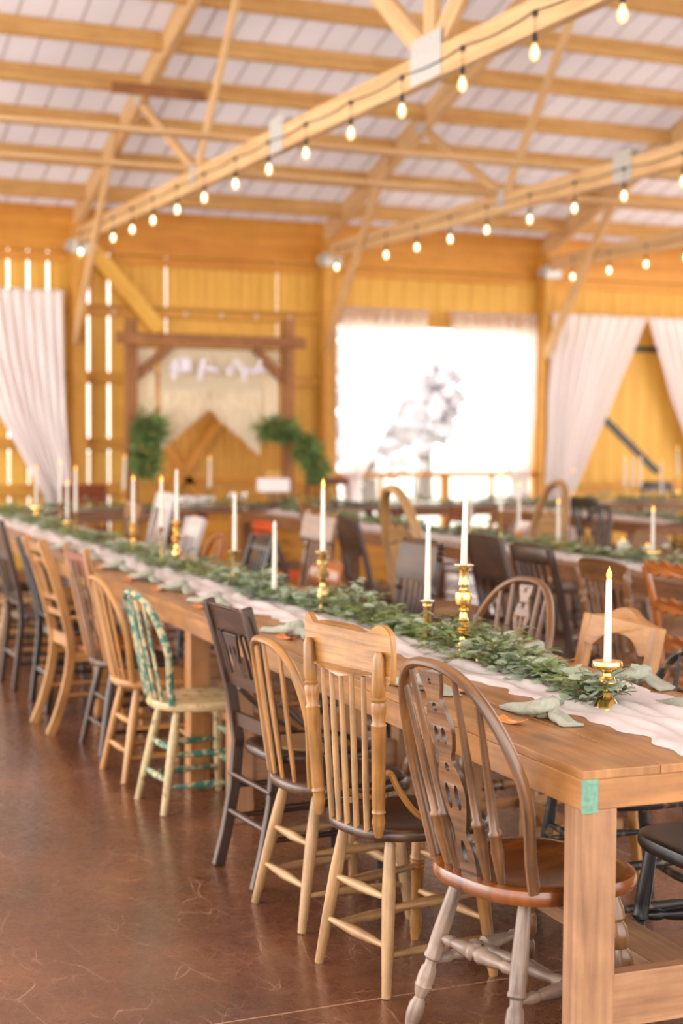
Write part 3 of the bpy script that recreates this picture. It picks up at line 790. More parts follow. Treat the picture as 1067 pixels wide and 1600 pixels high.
def spindle(t, f_, xb, xt, h, mat, kind='rod', sc=1, h0=-.004, name='spindle', slat=None):
    p0 = f_(xb, h0); p1 = f_(xt, h)
    if slat:
        mb = MB(); K = 6; P = [f_(xb+(xt-xb)*k/K, h0+(h-h0)*k/K) for k in range(K+1)]
        ws = [slat*(.7+.55*sin(PI*min(1, k/K*1.0))) for k in range(K+1)]
        mb.sweep(P, lambda i: [(-ws[i]/2, -.0045), (ws[i]/2, -.0045), (ws[i]/2, .0045), (-ws[i]/2, .0045)], up=(0, 1, 0))
        return mb.build(name, mat, t, bevel=.002)
    prof = {'rod': [(0, .0085), (.4, .0095), (1, .007)],
            'bulb': [(0, .0085), (.10, .013), (.20, .017), (.27, .014), (.285, .018), (.30, .018), (.315, .0125), (.5, .0115), (1, .0075)],
            'vase': [(0, .008), (.2, .012), (.35, .016), (.5, .010), (.65, .015), (.8, .011), (1, .008)]}[kind]
    return MB().turned(p0, p1, [(a, r*sc) for a, r in prof], 10).build(name, mat, t)
def crest(t, f_, outline, th, mat, name='crest_rail', holes=(), bevel=.004):
    return MB().plate(outline, th, f_, holes).build(name, mat, t, bevel=bevel, ang=40)
def sqleg(t, path, w, d, mat, scale=None, name='leg'):
    return MB().strip(path, w, d, up=(0, 1, 0), scale=scale).build(name, mat, t, bevel=.004)

G_A = 'mismatched chairs down the left side of the front table'
def chair(label, loc, rotz, group): return thing('dining_chair', label, 'chair', loc, rotz, group)
def put(u, v, rot, dr=0): return T(u, v, 0), rot+rad(dr)

def windsor(t, m_back, m_seat, m_leg, m_front, top=.96, W=.42, tilt=13, spl=True, bs=None, bx=.9):
    z = .455
    add_seat(t, .50, .46, z, .04, m_seat, .90, 2.8, .014)
    legs_round(t, .50, .46, z-.03, 'turned', m_leg, fkind='beaded', fmat=m_front, splay=.075, inset=.10, strs='H', ssc=.85, smat=m_leg, bs=bs, bx=bx)
    f_ = backmap(-.140, z-.006, rad(tilt), .055, W/2)
    Hh = top-z
    zt = hoop(t, f_, .33 if W < .47 else .39, W, Hh, m_back, .0125, 1.35)
    for sx in (-1, 1):
        for a, b in ((.060, .085), (.105, .145)):
            spindle(t, f_, sx*a, sx*b, zt(sx*b)-.005, m_back, 'bulb')
    if spl:
        k = Hh-.012
        half = [(.030, -.005), (.036, .06), (.022, .10), (.034, .14), (.050, .20), (.040, .25), (.024, .28), (.036, .31), (.046, .35), (.038, .39), (.026, .42), (.036, .45), (.042, k-.01)]
        half = [(a, b*k/.49 if b < k-.02 else b) for a, b in half]
        o = catmull([(a, b) for a, b in half], 4, False)+catmull([(-a, b) for a, b in half[::-1]], 4, False)
        def el(cx, cz, a, b, n=10): return [(cx+a*cos(-2*PI*i/n), cz+b*sin(-2*PI*i/n)) for i in range(n)]
        s_ = k/.49
        holes = [el(0, .06*s_, .010, .03), el(-.018, .19*s_, .010, .034), el(.018, .19*s_, .010, .034), el(0, .26*s_, .008, .012), el(-.014, .335*s_, .009, .022), el(.014, .335*s_, .009, .022), el(0, .40*s_, .010, .012), el(0, .46*s_, .006, .008)]
        MB().plate(o, .012, lambda x, h, s=0: f_(x, h, s-.0), holes).build('splat', m_back, t, bevel=.0015)

def pressed(t, m, m_seat, m_leg, top=1.04, W=.40, nsp=5, posts='turned', crest_h=.145, front='ringed', arms=True, ears=True, seat_z=.455, rope=False, legs='plain', strs='double', m_front=None, m_sp=None, tilt=10, SW=.44, bs=None):
    z = seat_z
    add_seat(t, SW, .43, z, .032, m_seat, .86, 3.0, .010)
    legs_round(t, SW, .43, z-.02, legs, m_leg, fkind=front, fmat=m_front or m_leg, splay=.06, inset=.075, strs=strs, sc=1.05, bs=bs)
    f_ = backmap(-.172, z-.006, rad(tilt), .035, W/2+.05)
    Hh = top-z
    zp = Hh-crest_h*.48
    pp = [(0, .011), (.05, .016), (.08, .019), (.12, .016), (.135, .020), (.15, .017), (.16, .018), (.60, .0205), (.61, .022), (.63, .017), (.68, .021), (.72, .022), (.735, .019), (.75, .022), (.76, .0165), (.80, .021), (.90, .018), (.97, .016), (1, .009)]
    if posts == 'plain': pp = [(0, .012), (.2, .017), (.6, .016), (1, .011)]
    if rope:
        pp = [(0, .012)]+[(.06+.62*i/24, .019 if i % 2 else .0145) for i in range(25)]+[(.70, .021), (.74, .015), (.80, .020), (.9, .018), (1.0, .015)]
        pp2 = [(0, .012), (.2, .022), (.35, .013), (.5, .021), (.62, .012), (.8, .019), (1, .006)]
    for sx in (-1, 1):
        a = f_(sx*W*.42, -.004, -.012); b = f_(sx*W*.5, zp, -.012)
        p = MB().turned(a, b, pp, 14)
        if rope:
            c_ = f_(sx*W*.51, zp+.09, -.012); p.turned(b, c_, pp2, 12)
        p.build('back_post', m, t)
    if ears:
        half = [(0, Hh-.004), (W*.22, Hh-.008), (W*.34, Hh-.020), (W*.41, Hh-.014), (W*.50, Hh+.004), (W*.585, Hh-.01), (W*.61, Hh-.045), (W*.60, Hh-crest_h+.012), (W*.57, Hh-crest_h-.012), (W*.50, Hh-crest_h-.004), (W*.3, Hh-crest_h+.006), (0, Hh-crest_h-.012)]
    else:
        half = [(0, Hh), (W*.25, Hh-.003), (W*.42, Hh-.014), (W*.50, Hh-.03), (W*.51, Hh-.07), (W*.50, Hh-crest_h), (W*.3, Hh-crest_h), (0, Hh-crest_h)]
    o = catmull(half, 4, False); o = o+[(-a, b) for a, b in o[::-1]]
    o2 = []
    for p in o:
        if not o2 or math.hypot(p[0]-o2[-1][0], p[1]-o2[-1][1]) > 1e-4: o2.append(p)
    crest(t, f_, o2[::-1], .018, m)
    for i in range(nsp):
        s_ = (i+.5)/nsp*2-1
        spindle(t, f_, s_*W*.31, s_*W*.36, Hh-crest_h+.0, m_sp or m, 'rod' if not rope else 'vase', 1.0)
    if arms:
        for sx in (-1, 1):
            P = catmull([(-.016, .16), (.014, .165), (.038, .12), (.09, .05), (.16, .012), (.24, .004)], 5, False)
            y0 = -.172
            MB().tube([(sx*(W*.455+.02*max(0, min(1, a/.1))), y0-.02+a, z+b) for a, b in P], .009, 8, up=(1, 0, 0), flat=1.2).build('arm_brace', m, t)

def slatback(t, m, m_seat, m_leg, top=.90, W=.40, nsl=4, slat=.024, seat=(.42, .42), legs='plain', m_str=None, strs='double', crest_style='hoop', m_slats=None, seat_z=.45, m_crest=None, tilt=12.5):
    z = seat_z
    add_seat(t, seat[0], seat[1], z, .034, m_seat, .88, 2.8, .008)
    legs_round(t, seat[0], seat[1], z-.02, legs, m_leg, splay=.065, inset=.08, strs=strs, smat=m_str or m_leg, sc=1.08)
    f_ = backmap(-.150, z-.006, rad(tilt), .045, W/2)
    Hh = top-z
    if crest_style == 'hoop':
        zt = hoop(t, f_, .30, W, Hh, m, .0125, 1.25, sq=.66)
    else:
        o = [(-W/2, Hh-.06), (-W/2, Hh-.01), (-W*.3, Hh), (W*.3, Hh), (W/2, Hh-.01), (W/2, Hh-.06)]
        crest(t, f_, o[::-1], .018, m_crest or m); zt = lambda x: Hh-.04
        for sx in (-1, 1): spindle(t, f_, sx*.14, sx*W*.46, Hh-.03, m, 'rod', 1.5, name='back_post')
    for i in range(nsl):
        s_ = (i+.5)/nsl*2-1
        spindle(t, f_, s_*.11, s_*.135, zt(s_*.135)-.004, m_slats or m, slat=slat if slat else None)

def tback(t, m, cane=True, top=.95):
    z = .455; W = .36
    add_seat(t, .44, .42, z, .035, m, .88, 3.2, .006)
    if cane: add_seat(t, .30, .28, z+.003, .006, M['cane'], .9, 2.6, .004, 'seat_cane')
    for sx in (-1, 1):
        x = sx*.170
        P = [(x, -.275, 0), (x, -.245, .12), (x, -.215, .28), (x, -.20, .45), (x*1.0, -.225, .62), (x*1.0, -.27, .80), (x, -.315, top+.01)]
        sqleg(t, P, .030, .040, m, name='back_post')
        leg(t, (sx*.17, .16, z-.02), (sx*.19, .19, 0), 'taper', m, 1.05)
        MB().strip([(sx*.185, -.19, z+.18), (sx*.192, -.14, z+.13), (sx*.20, -.05, z+.05), (sx*.20, .04, z+.005)], .016, .035, up=(1, 0, 0)).build('side_brace', m, t, bevel=.003)
        stretch(t, (sx*.185, -.24, .17), (sx*.185, .175, .17), 'rod', m, 1.1)
        stretch(t, (sx*.185, -.225, .28), (sx*.18, .17, .28), 'rod', m, 1.1)
    stretch(t, (-.185, -.235, .20), (.185, -.235, .20), 'rod', m, 1.3); stretch(t, (-.18, .18, .22), (.18, .18, .22), 'rod', m, 1.3)
    stretch(t, (-.185, -.225, .33), (.185, -.225, .33), 'rod', m, 1.1)
    def f_(x, h, s_=0):
        zz = z+h; y = -.20-.0*h-.115*(h/.5)**1.5
        return (x, y-.022*(1-(x/.185)**2)+s_, zz)
    Hh = top-z
    crest(t, f_, [(.185, Hh-.10), (.185, Hh-.012), (.10, Hh+.004), (-.10, Hh+.004), (-.185, Hh-.012), (-.185, Hh-.10)], .020, m)
    crest(t, f_, [(.185, .20), (.185, .255), (-.185, .255), (-.185, .20)], .018, m, 'mid_rail')
    crest(t, f_, [(.185, .05), (.185, .10), (-.185, .10), (-.185, .05)], .018, m, 'lower_rail')
    half = [(.045, .25), (.03, .30), (.045, .345), (.06, Hh-.095)]
    o = half+[(-a, b) for a, b in half[::-1]]
    def el(cx, cz, a, b, n=8): return [(cx+a*cos(-2*PI*i/n), cz+b*sin(-2*PI*i/n)) for i in range(n)]
    MB().plate(o, .010, f_, [el(-.018, .33, .008, .03), el(.018, .33, .008, .03)]).build('splat', m, t, bevel=.0015)
    for s_ in (-.12, -.085, .085, .12):
        MB().strip([f_(s_, .25), f_(s_, .32), f_(s_, Hh-.09)], .012, .010, up=(0, 1, 0)).build('slat', m, t)

def ladder(t, m, top=1.0, m_seat=None, rungs=5, center=True, sabre=.14, W=.40, zs=None, seat_z=.45):
    z = seat_z; m_seat = m_seat or m
    add_seat(t, .43, .42, z, .03, m_seat, .9, 4, .006)
    def yb(zz):
        if zz < z: return -.205-sabre*((z-zz)/z)**1.8
        return -.205-.15*((zz-z)/(top-z))**1.35
    for sx in (-1, 1):
        P = [(sx*W*.5, yb(zz), zz) for zz in [top*i/14 for i in range(15)]]
        sqleg(t, P, .026, .045, m, name='back_post')
        sqleg(t, [(sx*.18, .17, z-.03), (sx*.185, .18, 0)], .036, .036, m)
        MB().box((sx*W*.5, -.01, z-.055), (.02, .36, .05), 1).build('seat_rail', m, t, bevel=.002)
        stretch(t, (sx*W*.5, yb(.2), .2), (sx*.185, .175, .2), 'rod', m, 1.2)
        stretch(t, (sx*W*.5, yb(.6), .60), (sx*.2, -.08, .60), 'rod', m, 1.2, name='arm_stub')
    f_ = lambda x, h, s_=0: (x, yb(z+h)-.02*(1-(x/(W*.5))**2)+s_, z+h)
    zs = zs or [(.50, .05), (.43, .04), (.24, .032), (.16, .035), (.02, .07)]
    for zc, hh in zs:
        w_ = W*.5-.01
        crest(t, f_, [(w_, zc-hh/2), (w_, zc+hh/2), (0, zc+hh/2+.006), (-w_, zc+hh/2), (-w_, zc-hh/2), (0, zc-hh/2)], .016, m, 'ladder_rail', bevel=.003)
    if center:
        for s_ in (-.025, .025): MB().strip([f_(s_, .25), f_(s_, .34), f_(s_, .43)], .014, .012, up=(0, 1, 0)).build('slat', m, t)

def boardback(t, m, top=1.0, W=.40, board=.17, nsl=4, m_seat=None, slat=.02, seat_z=.45, leg_kind='sq', strs=True, solid=0, tips=0):
    """square post chair with a broad crest board"""
    z = seat_z; m_seat = m_seat or m
    add_seat(t, .43, .41, z, .035, m_seat, .9, 3.4, .008)
    def yb(zz):
        if zz < z: return -.19-.05*((z-zz)/z)
        return -.19-.13*((zz-z)/(top-z))**1.2
    for sx in (-1, 1):
        P = [(sx*W*.5, yb(zz), zz) for zz in [(top-.01+tips)*i/10 for i in range(11)]]
        sqleg(t, P, .032, .034, m, name='back_post')
        leg(t, (sx*.17, .16, z-.02), (sx*.185, .185, 0), 'taper', m, 1.1)
        for zz in (.16, .27): stretch(t, (sx*W*.5, yb(zz), zz), (sx*.18, .175, zz), 'rod', m, 1.1)
    stretch(t, (-W*.5, yb(.2), .2), (W*.5, yb(.2), .2), 'rod', m, 1.2); stretch(t, (-.18, .175, .22), (.18, .175, .22), 'rod', m, 1.2)
    f_ = lambda x, h, s_=0: (x, yb(z+h)-.022*(1-(x/(W*.5))**2)+s_, z+h)
    Hh = top-z; w_ = W*.5-.005
    o = [(w_, Hh-board), (w_, Hh-.012), (w_*.6, Hh), (-w_*.6, Hh), (-w_, Hh-.012), (-w_, Hh-board)]
    if solid: o = [(w_, Hh-board), (w_, Hh-.012), (w_*.6, Hh), (-w_*.6, Hh), (-w_, Hh-.012), (-w_, Hh-board), (-w_*.75, Hh-board-.05), (0, Hh-board-.09), (w_*.75, Hh-board-.05)]
    crest(t, f_, o, .018, m)
    crest(t, f_, [(w_, .06), (w_, .10), (-w_, .10), (-w_, .06)], .016, m, 'lower_rail')
    for i in range(nsl):
        s_ = ((i+.5)/nsl*2-1)*W*.36
        MB().strip([f_(s_, .08), f_(s_, (Hh-board)*.5), f_(s_, Hh-board+.01)], slat, .010, up=(0, 1, 0)).build('slat', m, t)

def captain(t, m, top=.86):
    z = .45
    add_seat(t, .45, .43, z, .035, m, .9, 2.5, .010)
    legs_round(t, .45, .43, z-.02, 'turned', m, splay=.06, strs='single')
    f_ = backmap(-.17, z-.006, rad(12), .05, .22)
    Hh = top-z
    half = [(0, Hh), (.10, Hh-.004), (.17, Hh-.02), (.205, Hh-.05), (.20, Hh-.12), (.12, Hh-.15), (0, Hh-.155)]
    o = catmull(half, 4, False); o = o+[(-a, b) for a, b in o[::-1]][1:-1]
    crest(t, f_, o[::-1], .02, m)
    for i in range(6):
        s_ = ((i+.5)/6*2-1)
        spindle(t, f_, s_*.16, s_*.18, Hh-.13, m, 'vase')
def cutout(t, m, top=.88):
    """thick light frame with scalloped top opening"""
    z = .44
    add_seat(t, .46, .43, z, .035, m, .95, 5, .004)
    for sx in (-1, 1):
        P = [(sx*.225, -.25, 0), (sx*.225, -.21, z), (sx*.225, -.265, .68), (sx*.225, -.31, top-.02)]
        sqleg(t, P, .050, .036, m, name='back_post')
        sqleg(t, [(sx*.2, .18, z-.03), (sx*.2, .18, 0)], .042, .042, m)
        MB().box((sx*.2, -.01, .2), (.02, .36, .035), 1).build('stretcher', m, t, bevel=.002)
    MB().box((0, -.01, .2), (.38, .03, .035), 0).build('stretcher', m, t, bevel=.002)
    f_ = lambda x, h, s_=0: (x, -.21-.10*(h/.44)**1.2-.01*(1-(x/.2)**2)+s_, z+h)
    Hh = top-z
    upr = catmull([(-.205, Hh-.02), (-.14, Hh-.012), (-.09, Hh+.0), (-.045, Hh+.018), (0, Hh+.024), (.045, Hh+.018), (.09, Hh+.0), (.14, Hh-.012), (.205, Hh-.02)], 5, False)
    low = catmull([(.205, Hh-.12), (.16, Hh-.125), (.13, Hh-.105), (.08, Hh-.078), (0, Hh-.068), (-.08, Hh-.078), (-.13, Hh-.105), (-.16, Hh-.125), (-.205, Hh-.12)], 5, False)
    crest(t, f_, (upr+low)[::-1], .028, m, bevel=.006)
    crest(t, f_, [(.205, .05), (.205, .11), (-.205, .11), (-.205, .05)], .02, m, 'lower_rail')
def ornate(t, m, top=1.2, W=.42):
    """tall oval-topped carved chair with cane panel"""
    z = .47
    add_seat(t, .50, .46, z, .05, m, .9, 3, .004)
    for sx in (-1, 1):
        leg(t, (sx*.2, .18, z-.04), (sx*.21, .2, 0), 'ringed', m, 1.2)
        sqleg(t, [(sx*.19, -.19, z-.03), (sx*.19, -.25, 0)], .034, .036, m)
    f_ = backmap(-.19, z-.006, rad(9), .03, W/2)
    Hh = top-z
    hoop(t, f_, .38, W, Hh, m, .027, 1.2, sq=.8)
    low = catmull([(-.17, Hh*.60), (-.08, Hh*.70), (0, Hh*.655), (.08, Hh*.70), (.17, Hh*.60), (.17, Hh*.52), (0, Hh*.56), (-.17, Hh*.52)], 5, True)
    crest(t, f_, low[::-1], .024, m, 'scroll_rail')
    crest(t, f_, [(.18, .06), (.18, .12), (-.18, .12), (-.18, .06)], .024, m, 'lower_rail')
    pan = [(.17, .11), (.185, Hh*.55), (-.185, Hh*.55), (-.17, .11)]
    MB().plate(pan, .006, f_).build('cane_panel', M['cane'], t)
def carved(t, m, top=.97):
    z = .45
    add_seat(t, .44, .42, z, .035, m, .9, 3, .01)
    for sx in (-1, 1):
        P = [(sx*.19, -.24, 0), (sx*.19, -.2, z), (sx*.20, -.24, .70), (sx*.185, -.27, .80), (sx*.20, -.31, top-.02)]
        MB().tube(P, [.016, .019, .019, .017, .016], 10).build('back_post', m, t)
        leg(t, (sx*.17, .16, z-.02), (sx*.185, .185, 0), 'ringed', m, 1.1)
        stretch(t, (sx*.19, -.22, .2), (sx*.18, .175, .2), 'rod', m, 1.2)
    stretch(t, (-.18, .175, .22), (.18, .175, .22), 'rod', m, 1.2)
    f_ = lambda x, h, s_=0: (x, -.2-.11*(h/.52)**1.2-.02*(1-(x/.2)**2)+s_, z+h)
    for zc in (.49, .32, .15):
        a = [(-.2+.4*i/24, zc+.028+.010*cos(i*PI/3)+.012*(1-abs(i-12)/12)) for i in range(25)]
        b = [(.2-.4*i/24, zc-.022-.008*cos(i*PI/3)) for i in range(25)]
        crest(t, f_, (a+b)[::-1], .018, m, 'carved_rail', bevel=.003)

L = []
# --- left side of the front table, near to far
loc, r = put(.405, .09, ROT_L, 12)
t = chair('nearest bow-back chair with pierced splat and saddle seat, at the table corner leg', loc, r, G_A)
windsor(t, M['windsor'], M['saddle'], M['weathered'], M['windsor'], .998, .475, tilt=14.5, bs=.105, bx=.90)
loc, r = put(.985, .0, ROT_L, 12)
t = chair('golden oak chair with broad eared crest board and five thin spindles', loc, r, G_A)
pressed(t, M['oak'], M['oakdark'], M['oaklight'], 1.032, .355, m_front=M['oak'], m_sp=M['oaklight'], tilt=3.5, SW=.41, bs=.05)
loc, r = put(1.57, .01, ROT_L, 6)
t = chair('low light oak hoop-back chair with flat slats, left of the eared oak chair', loc, r, G_A)
slatback(t, M['oak'], M['oakdark'], M['oaklight'], .90, .36, 3, .020, m_slats=M['oak'], tilt=9)
loc, r = put(2.03, .08, ROT_L, 5)
t = chair('dark brown square-post chair with slotted splat and cane seat', loc, r, G_A)
tback(t, M['walnut'], True, .95)
loc, r = put(3.11, -.015, ROT_L, 5)
t = chair('chippy green painted slat-back chair with cream seat and legs', loc, r, G_A)
slatback(t, M['green'], M['cream'], M['cream'], .90, .40, 4, .024, seat=(.39, .42), m_str=M['green'], m_slats=M['green'])
loc, r = put(3.72, -.03, ROT_L, 4)
t = chair('honey brown slat-back chair just left of the chippy green chair', loc, r, G_A)
slatback(t, M['honey'], M['honey'], M['honey'], .905, .37, 5, .022, seat=(.40, .42))
loc, r = put(4.32, .0, ROT_L, 3)
t = chair('dark brown chair with red-brown crest board between square posts, behind the honey slat-back', loc, r, G_A)
slatback(t, M['brown'], M['walnut'], M['walnut'], .975, .38, 5, .014, crest_style='board', m_slats=M['brown'], m_crest=M['redwood'])
for o in list(t.children):
    if o.name.startswith('crest'): bpy.data.objects.remove(o)
f_ = backmap(-.165, .444, rad(12.5), .045, .19)
crest(t, f_, [(.175, .41), (.175, .52), (-.175, .52), (-.175, .41)], .018, M['redwood'])
for sx in (-1, 1): MB().strip([f_(sx*.17, 0), f_(sx*.18, .3), f_(sx*.19, .55)], .028, .03, up=(0, 1, 0)).build('back_post', M['oak'], t, bevel=.003)
loc, r = put(4.92, -.03, ROT_L, 3)
t = chair('tall orange-brown ladder-back chair with curved sabre rear legs', loc, r, G_A)
ladder(t, M['honey'], 1.0, M['orange'], sabre=.11, W=.36)
loc, r = put(5.55, .0, ROT_L, 2)
t = chair('black chair with pale glare on its back, behind the ladder-back', loc, r, G_A)
boardback(t, M['ebony'], .96, .40, .12, 4)
loc, r = put(6.35, -.05, ROT_L, 2)
t = chair('dark brown chair with wide plain crest board at the far left edge', loc, r, G_A)
boardback(t, M['walnut'], 1.03, .40, .26, 3)
loc, r = put(7.27, -.04, ROT_L, 2)
t = chair('pale wooden chair farthest left, partly cut by the picture edge', loc, r, G_A)
pressed(t, M['oaklight'], M['oaklight'], M['oaklight'], .96, .38, arms=False, ears=False, front='plain')
loc, r = put(8.05, -.02, ROT_L, 2)
t = chair('small black slat chair at the far end of the front table', loc, r, G_A)
boardback(t, M['ebony'], .92, .38, .10, 4)

G_B = 'mismatched chairs down the right side of the front table'
loc, r = put(.42, .72, ROT_R, 0)
t = chair('black painted chair with ribbed stretcher right of the corner leg', loc, r, G_B)
z = .45
add_seat(t, .48, .44, z, .04, M['ebony'], .9, 3.5, .008)
legs_round(t, .48, .44, z-.02, 'turned', M['ebony'], splay=.06, strs='H', ssc=.9)
f_ = backmap(-.17, z-.006, rad(12), .04, .2); zt = hoop(t, f_, .32, .4, .5, M['ebony'])
for s_ in (-.12, -.06, 0, .06, .12): spindle(t, f_, s_*.8, s_, zt(s_)-.004, M['ebony'])
loc, r = put(1.13, .80, ROT_R, -3)
t = chair('worn black hoop-back chair at the right edge beside the sage napkin', loc, r, G_B)
slatback(t, M['ebonyworn'], M['ebonyworn'], M['ebonyworn'], .86, .40, 4, None, seat=(.48, .46))
loc, r = put(1.72, .86, ROT_R, 0)
t = chair('pale honey chair with scalloped thick top rail behind the lit candle', loc, r, G_B)
cutout(t, M['honey'], .90)
loc, r = put(2.40, .88, ROT_R, 12)
t = chair('brown bow-back chair with grey pierced splat across the front table', loc, r, G_B)
windsor(t, M['brown'], M['oakdark'], M['brown'], M['brown'], .965, .53)
loc, r = put(3.66, .96, ROT_R, 0)
t = chair('dark chair with spiral posts, ball finials and pressed crest', loc, r, G_B)
pressed(t, M['walnut'], M['walnut'], M['walnut'], 1.05, .42, nsp=5, rope=True, arms=False, ears=False, crest_h=.2, front='beaded')
loc, r = put(4.50, .82, ROT_R, 0)
t = chair('low glossy orange captain style chair behind the tall aged brass candlestick', loc, r, G_B)
captain(t, M['orange'], .88)
loc, r = put(5.24, 1.04, ROT_R, 0)
t = chair('tall brown post chair with pale crest board behind the orange captain chair', loc, r, G_B)
pressed(t, M['brown'], M['brown'], M['brown'], 1.10, .42, nsp=5, arms=False, ears=True, crest_h=.17)
loc, r = put(5.88, .88, ROT_R, 0)
t = chair('black slatted chair in front of the orange upholstered chair', loc, r, G_B)
boardback(t, M['ebony'], .925, .40, .09, 5)
loc, r = put(6.62, .86, ROT_R, 0)
t = chair('small orange-brown bentwood hoop chair in the right row of the front table', loc, r, G_B)
slatback(t, M['orange'], M['orange'], M['orange'], .885, .38, 3, .018)
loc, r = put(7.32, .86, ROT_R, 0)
t = chair('slatted wooden chair coloured pale as window glare, left of the small bentwood hoop chair', loc, r, G_B)
boardback(t, M['glarewood'], .96, .40, .14, 5)
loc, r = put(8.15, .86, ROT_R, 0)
t = chair('tall chair coloured pale as window glare, near the far end of the front table', loc, r, G_B)
boardback(t, M['glarewood'], 1.10, .42, .12, 3, slat=.05)
loc, r = put(8.95, .86, ROT_R, 0)
t = chair('brown chair at the far right end of the front table', loc, r, G_B)
pressed(t, M['brown'], M['brown'], M['brown'], 1.0, .40, arms=False, front='plain')

G_C = 'mismatched chairs down the near side of the second table row'
loc, r = put(2.78, 2.37, ROT_L, 0)
t = chair('glossy orange chair with three carved ladder rails at the right edge', loc, r, G_C)
carved(t, M['orange'], .97)
loc, r = put(3.40, 2.36, ROT_L, 0)
t = chair('mid brown spindle chair with straight crest, left of the carved orange chair', loc, r, G_C)
pressed(t, M['brown'], M['brown'], M['brown'], .955, .44, nsp=5, arms=False, ears=False, crest_h=.11, front='plain')
loc, r = put(3.93, 2.30, ROT_L, 0)
t = chair('very dark chair with broad slats behind the bow-back with grey splat', loc, r, G_C)
boardback(t, M['walnut'], .985, .40, .10, 5, slat=.03)
loc, r = put(4.47, 2.30, ROT_L, 0)
t = chair('very dark chair with solid shield-shaped back behind the tallest brass candlestick', loc, r, G_C)
boardback(t, M['walnut'], 1.0, .40, .26, 3, solid=1)
loc, r = put(5.78, 2.34, ROT_L, 0)
t = chair('tall tan carved chair with arched oval top in the second row', loc, r, G_C)
ornate(t, M['tan'], 1.21, .56)
loc, r = put(6.62, 2.34, ROT_L, 0)
t = chair('dark round-backed chair left of the tall tan carved chair', loc, r, G_C)
boardback(t, M['walnut'], .98, .38, .2, 0, solid=1)
loc, r = put(7.4, 2.34, ROT_L, 0)
t = chair('brown eared chair farther back in the second row', loc, r, G_C)
pressed(t, M['brown'], M['brown'], M['brown'], 1.04, .40, arms=False)
loc, r = put(8.3, 2.30, ROT_L, 0)
t = chair('padded chair with orange upholstered back near the bar', loc, r, G_C)
boardback(t, M['walnut'], .80, .46, .05, 0, m_seat=M['orangecloth'])
cu = MB(); f_ = lambda x, h, s_=0: (x, -.30-.02*(1-(x/.23)**2)+s_*(1.0 if abs(x) < .2 else .6), .45+h)
o_ = [(.22*math.copysign(abs(cos(2*PI*i/28))**.5, cos(2*PI*i/28)), .33+.085*math.copysign(abs(sin(2*PI*i/28))**.6, sin(2*PI*i/28))) for i in range(28)]
cu.plate(o_, .06, f_).build('back_cushion', M['orangecloth'], t, bevel=.02)['label'] = 'bright orange padded back cushion'
G_D = 'mismatched chairs down the far side of the second table row'
loc, r = put(6.02, BV+TW+.24, ROT_R, 0)
t = chair('brown chair beyond the second table row near the right edge', loc, r, G_D)
pressed(t, M['brown'], M['brown'], M['brown'], .92, .38, arms=False, ears=False)
loc, r = put(6.72, BV+TW+.22, ROT_R, 0)
t = chair('dark bow-back chair beyond the second table row', loc, r, G_D)
slatback(t, M['walnut'], M['walnut'], M['walnut'], 1.03, .42, 4, .016)
loc, r = put(7.42, BV+TW+.22, ROT_R, 0)
t = chair('tall tan oval-backed cane chair beyond the second table row', loc, r, G_D)
ornate(t, M['tan'], 1.18, .52)
loc, r = put(8.3, BV+TW+.24, ROT_R, 0)
t = chair('brown low chair left of the oval-backed cane chair', loc, r, G_D)
boardback(t, M['brown'], .92, .40, .12, 3)
loc, r = put(9.1, BV+TW+.24, ROT_R, 0)
t = chair('reddish chair near the far end of the second table row', loc, r, G_D)
boardback(t, M['redwood'], .92, .40, .14, 3)
loc, r = put(8.35, CV-.30, ROT_L, 0)
t = chair('black square-framed chair with open slats near the right edge', loc, r, 'chairs of the third row')
boardback(t, M['ebony'], 1.02, .42, .09, 2, slat=.03)
t = chair('red-brown chair standing behind the head table under the window curtain', (6.75, 15.55, 0), PI, 'chairs behind the head tables')
boardback(t, M['redwood'], 1.06, .50, .09, 3)
t = chair('red-brown chair standing behind the head table left of the arbor', (3.95, 15.55, 0), PI, 'chairs behind the head tables')
boardback(t, M['redwood'], 1.0, .46, .2, 4)
t = chair('dark chair standing behind the head table at the right', (11.2, 15.55, 0), PI, 'chairs behind the head tables')
boardback(t, M['ebony'], .98, .44, .12, 3)

# ------------------------------------------------------------------ runners and garlands
def runner(u0, u1, vc, wf, label, hang_near=False, loc0=None):
    """wf(u)->half width; mesh grid with ridged folds"""
    mb = MB(); nu = int((u1-u0)*42); nv = 34
    rng = random.Random(int(u0*10+vc*100))
    ph = [rng.uniform(0, 6) for _ in range(8)]
    for i in range(nu+1):
        u = u0+(u1-u0)*i/nu; hw, c = wf(u)
        for j in range(nv+1):
            s_ = j/nv*2-1
            v = c+hw*s_+.012*sin(u*9+ph[0])+.010*s_*sin(u*23+ph[1])+(.012*sin(u*41+ph[2]) if abs(s_) > .9 else 0)
            e = max(0, 1-abs(s_)**4)
            z = .010*abs(sin(s_*7+1.3*sin(u*2.6+ph[3])+ph[4]))+.011*abs(sin(s_*12+u*2.1+1.6*sin(u*3.7+ph[5])))+.006*sin(u*17+s_*6+ph[6])
            z = TH+.003+max(0, z)*(.25+.75*e)*1.05
            if abs(s_) > .97: z = TH+.002
            mb.v.append(Vector(T(u, v, z)))
    W = nv+1
    for i in range(nu):
        for j in range(nv):
            a = i*W+j; mb.face((a, a+1, a+W+1, a+W), ((0, 0),)*4)
    o = mb.build('table_runner', M['gauze'], ang=180); tag(o, label, 'runner', 'white gauze runners on the tables'); return o
runner(.004, 11.2, 0, lambda u: (.20+.055*min(1, max(0, (u-2.2)/1.2)) if u > .8 else .20+.035*(1-u/.8), .53-.06*min(1, max(0, (u-2.2)/1.2)) if u > 1 else .53+.02*(1-u)), 'rumpled white gauze runner down the front row of tables')
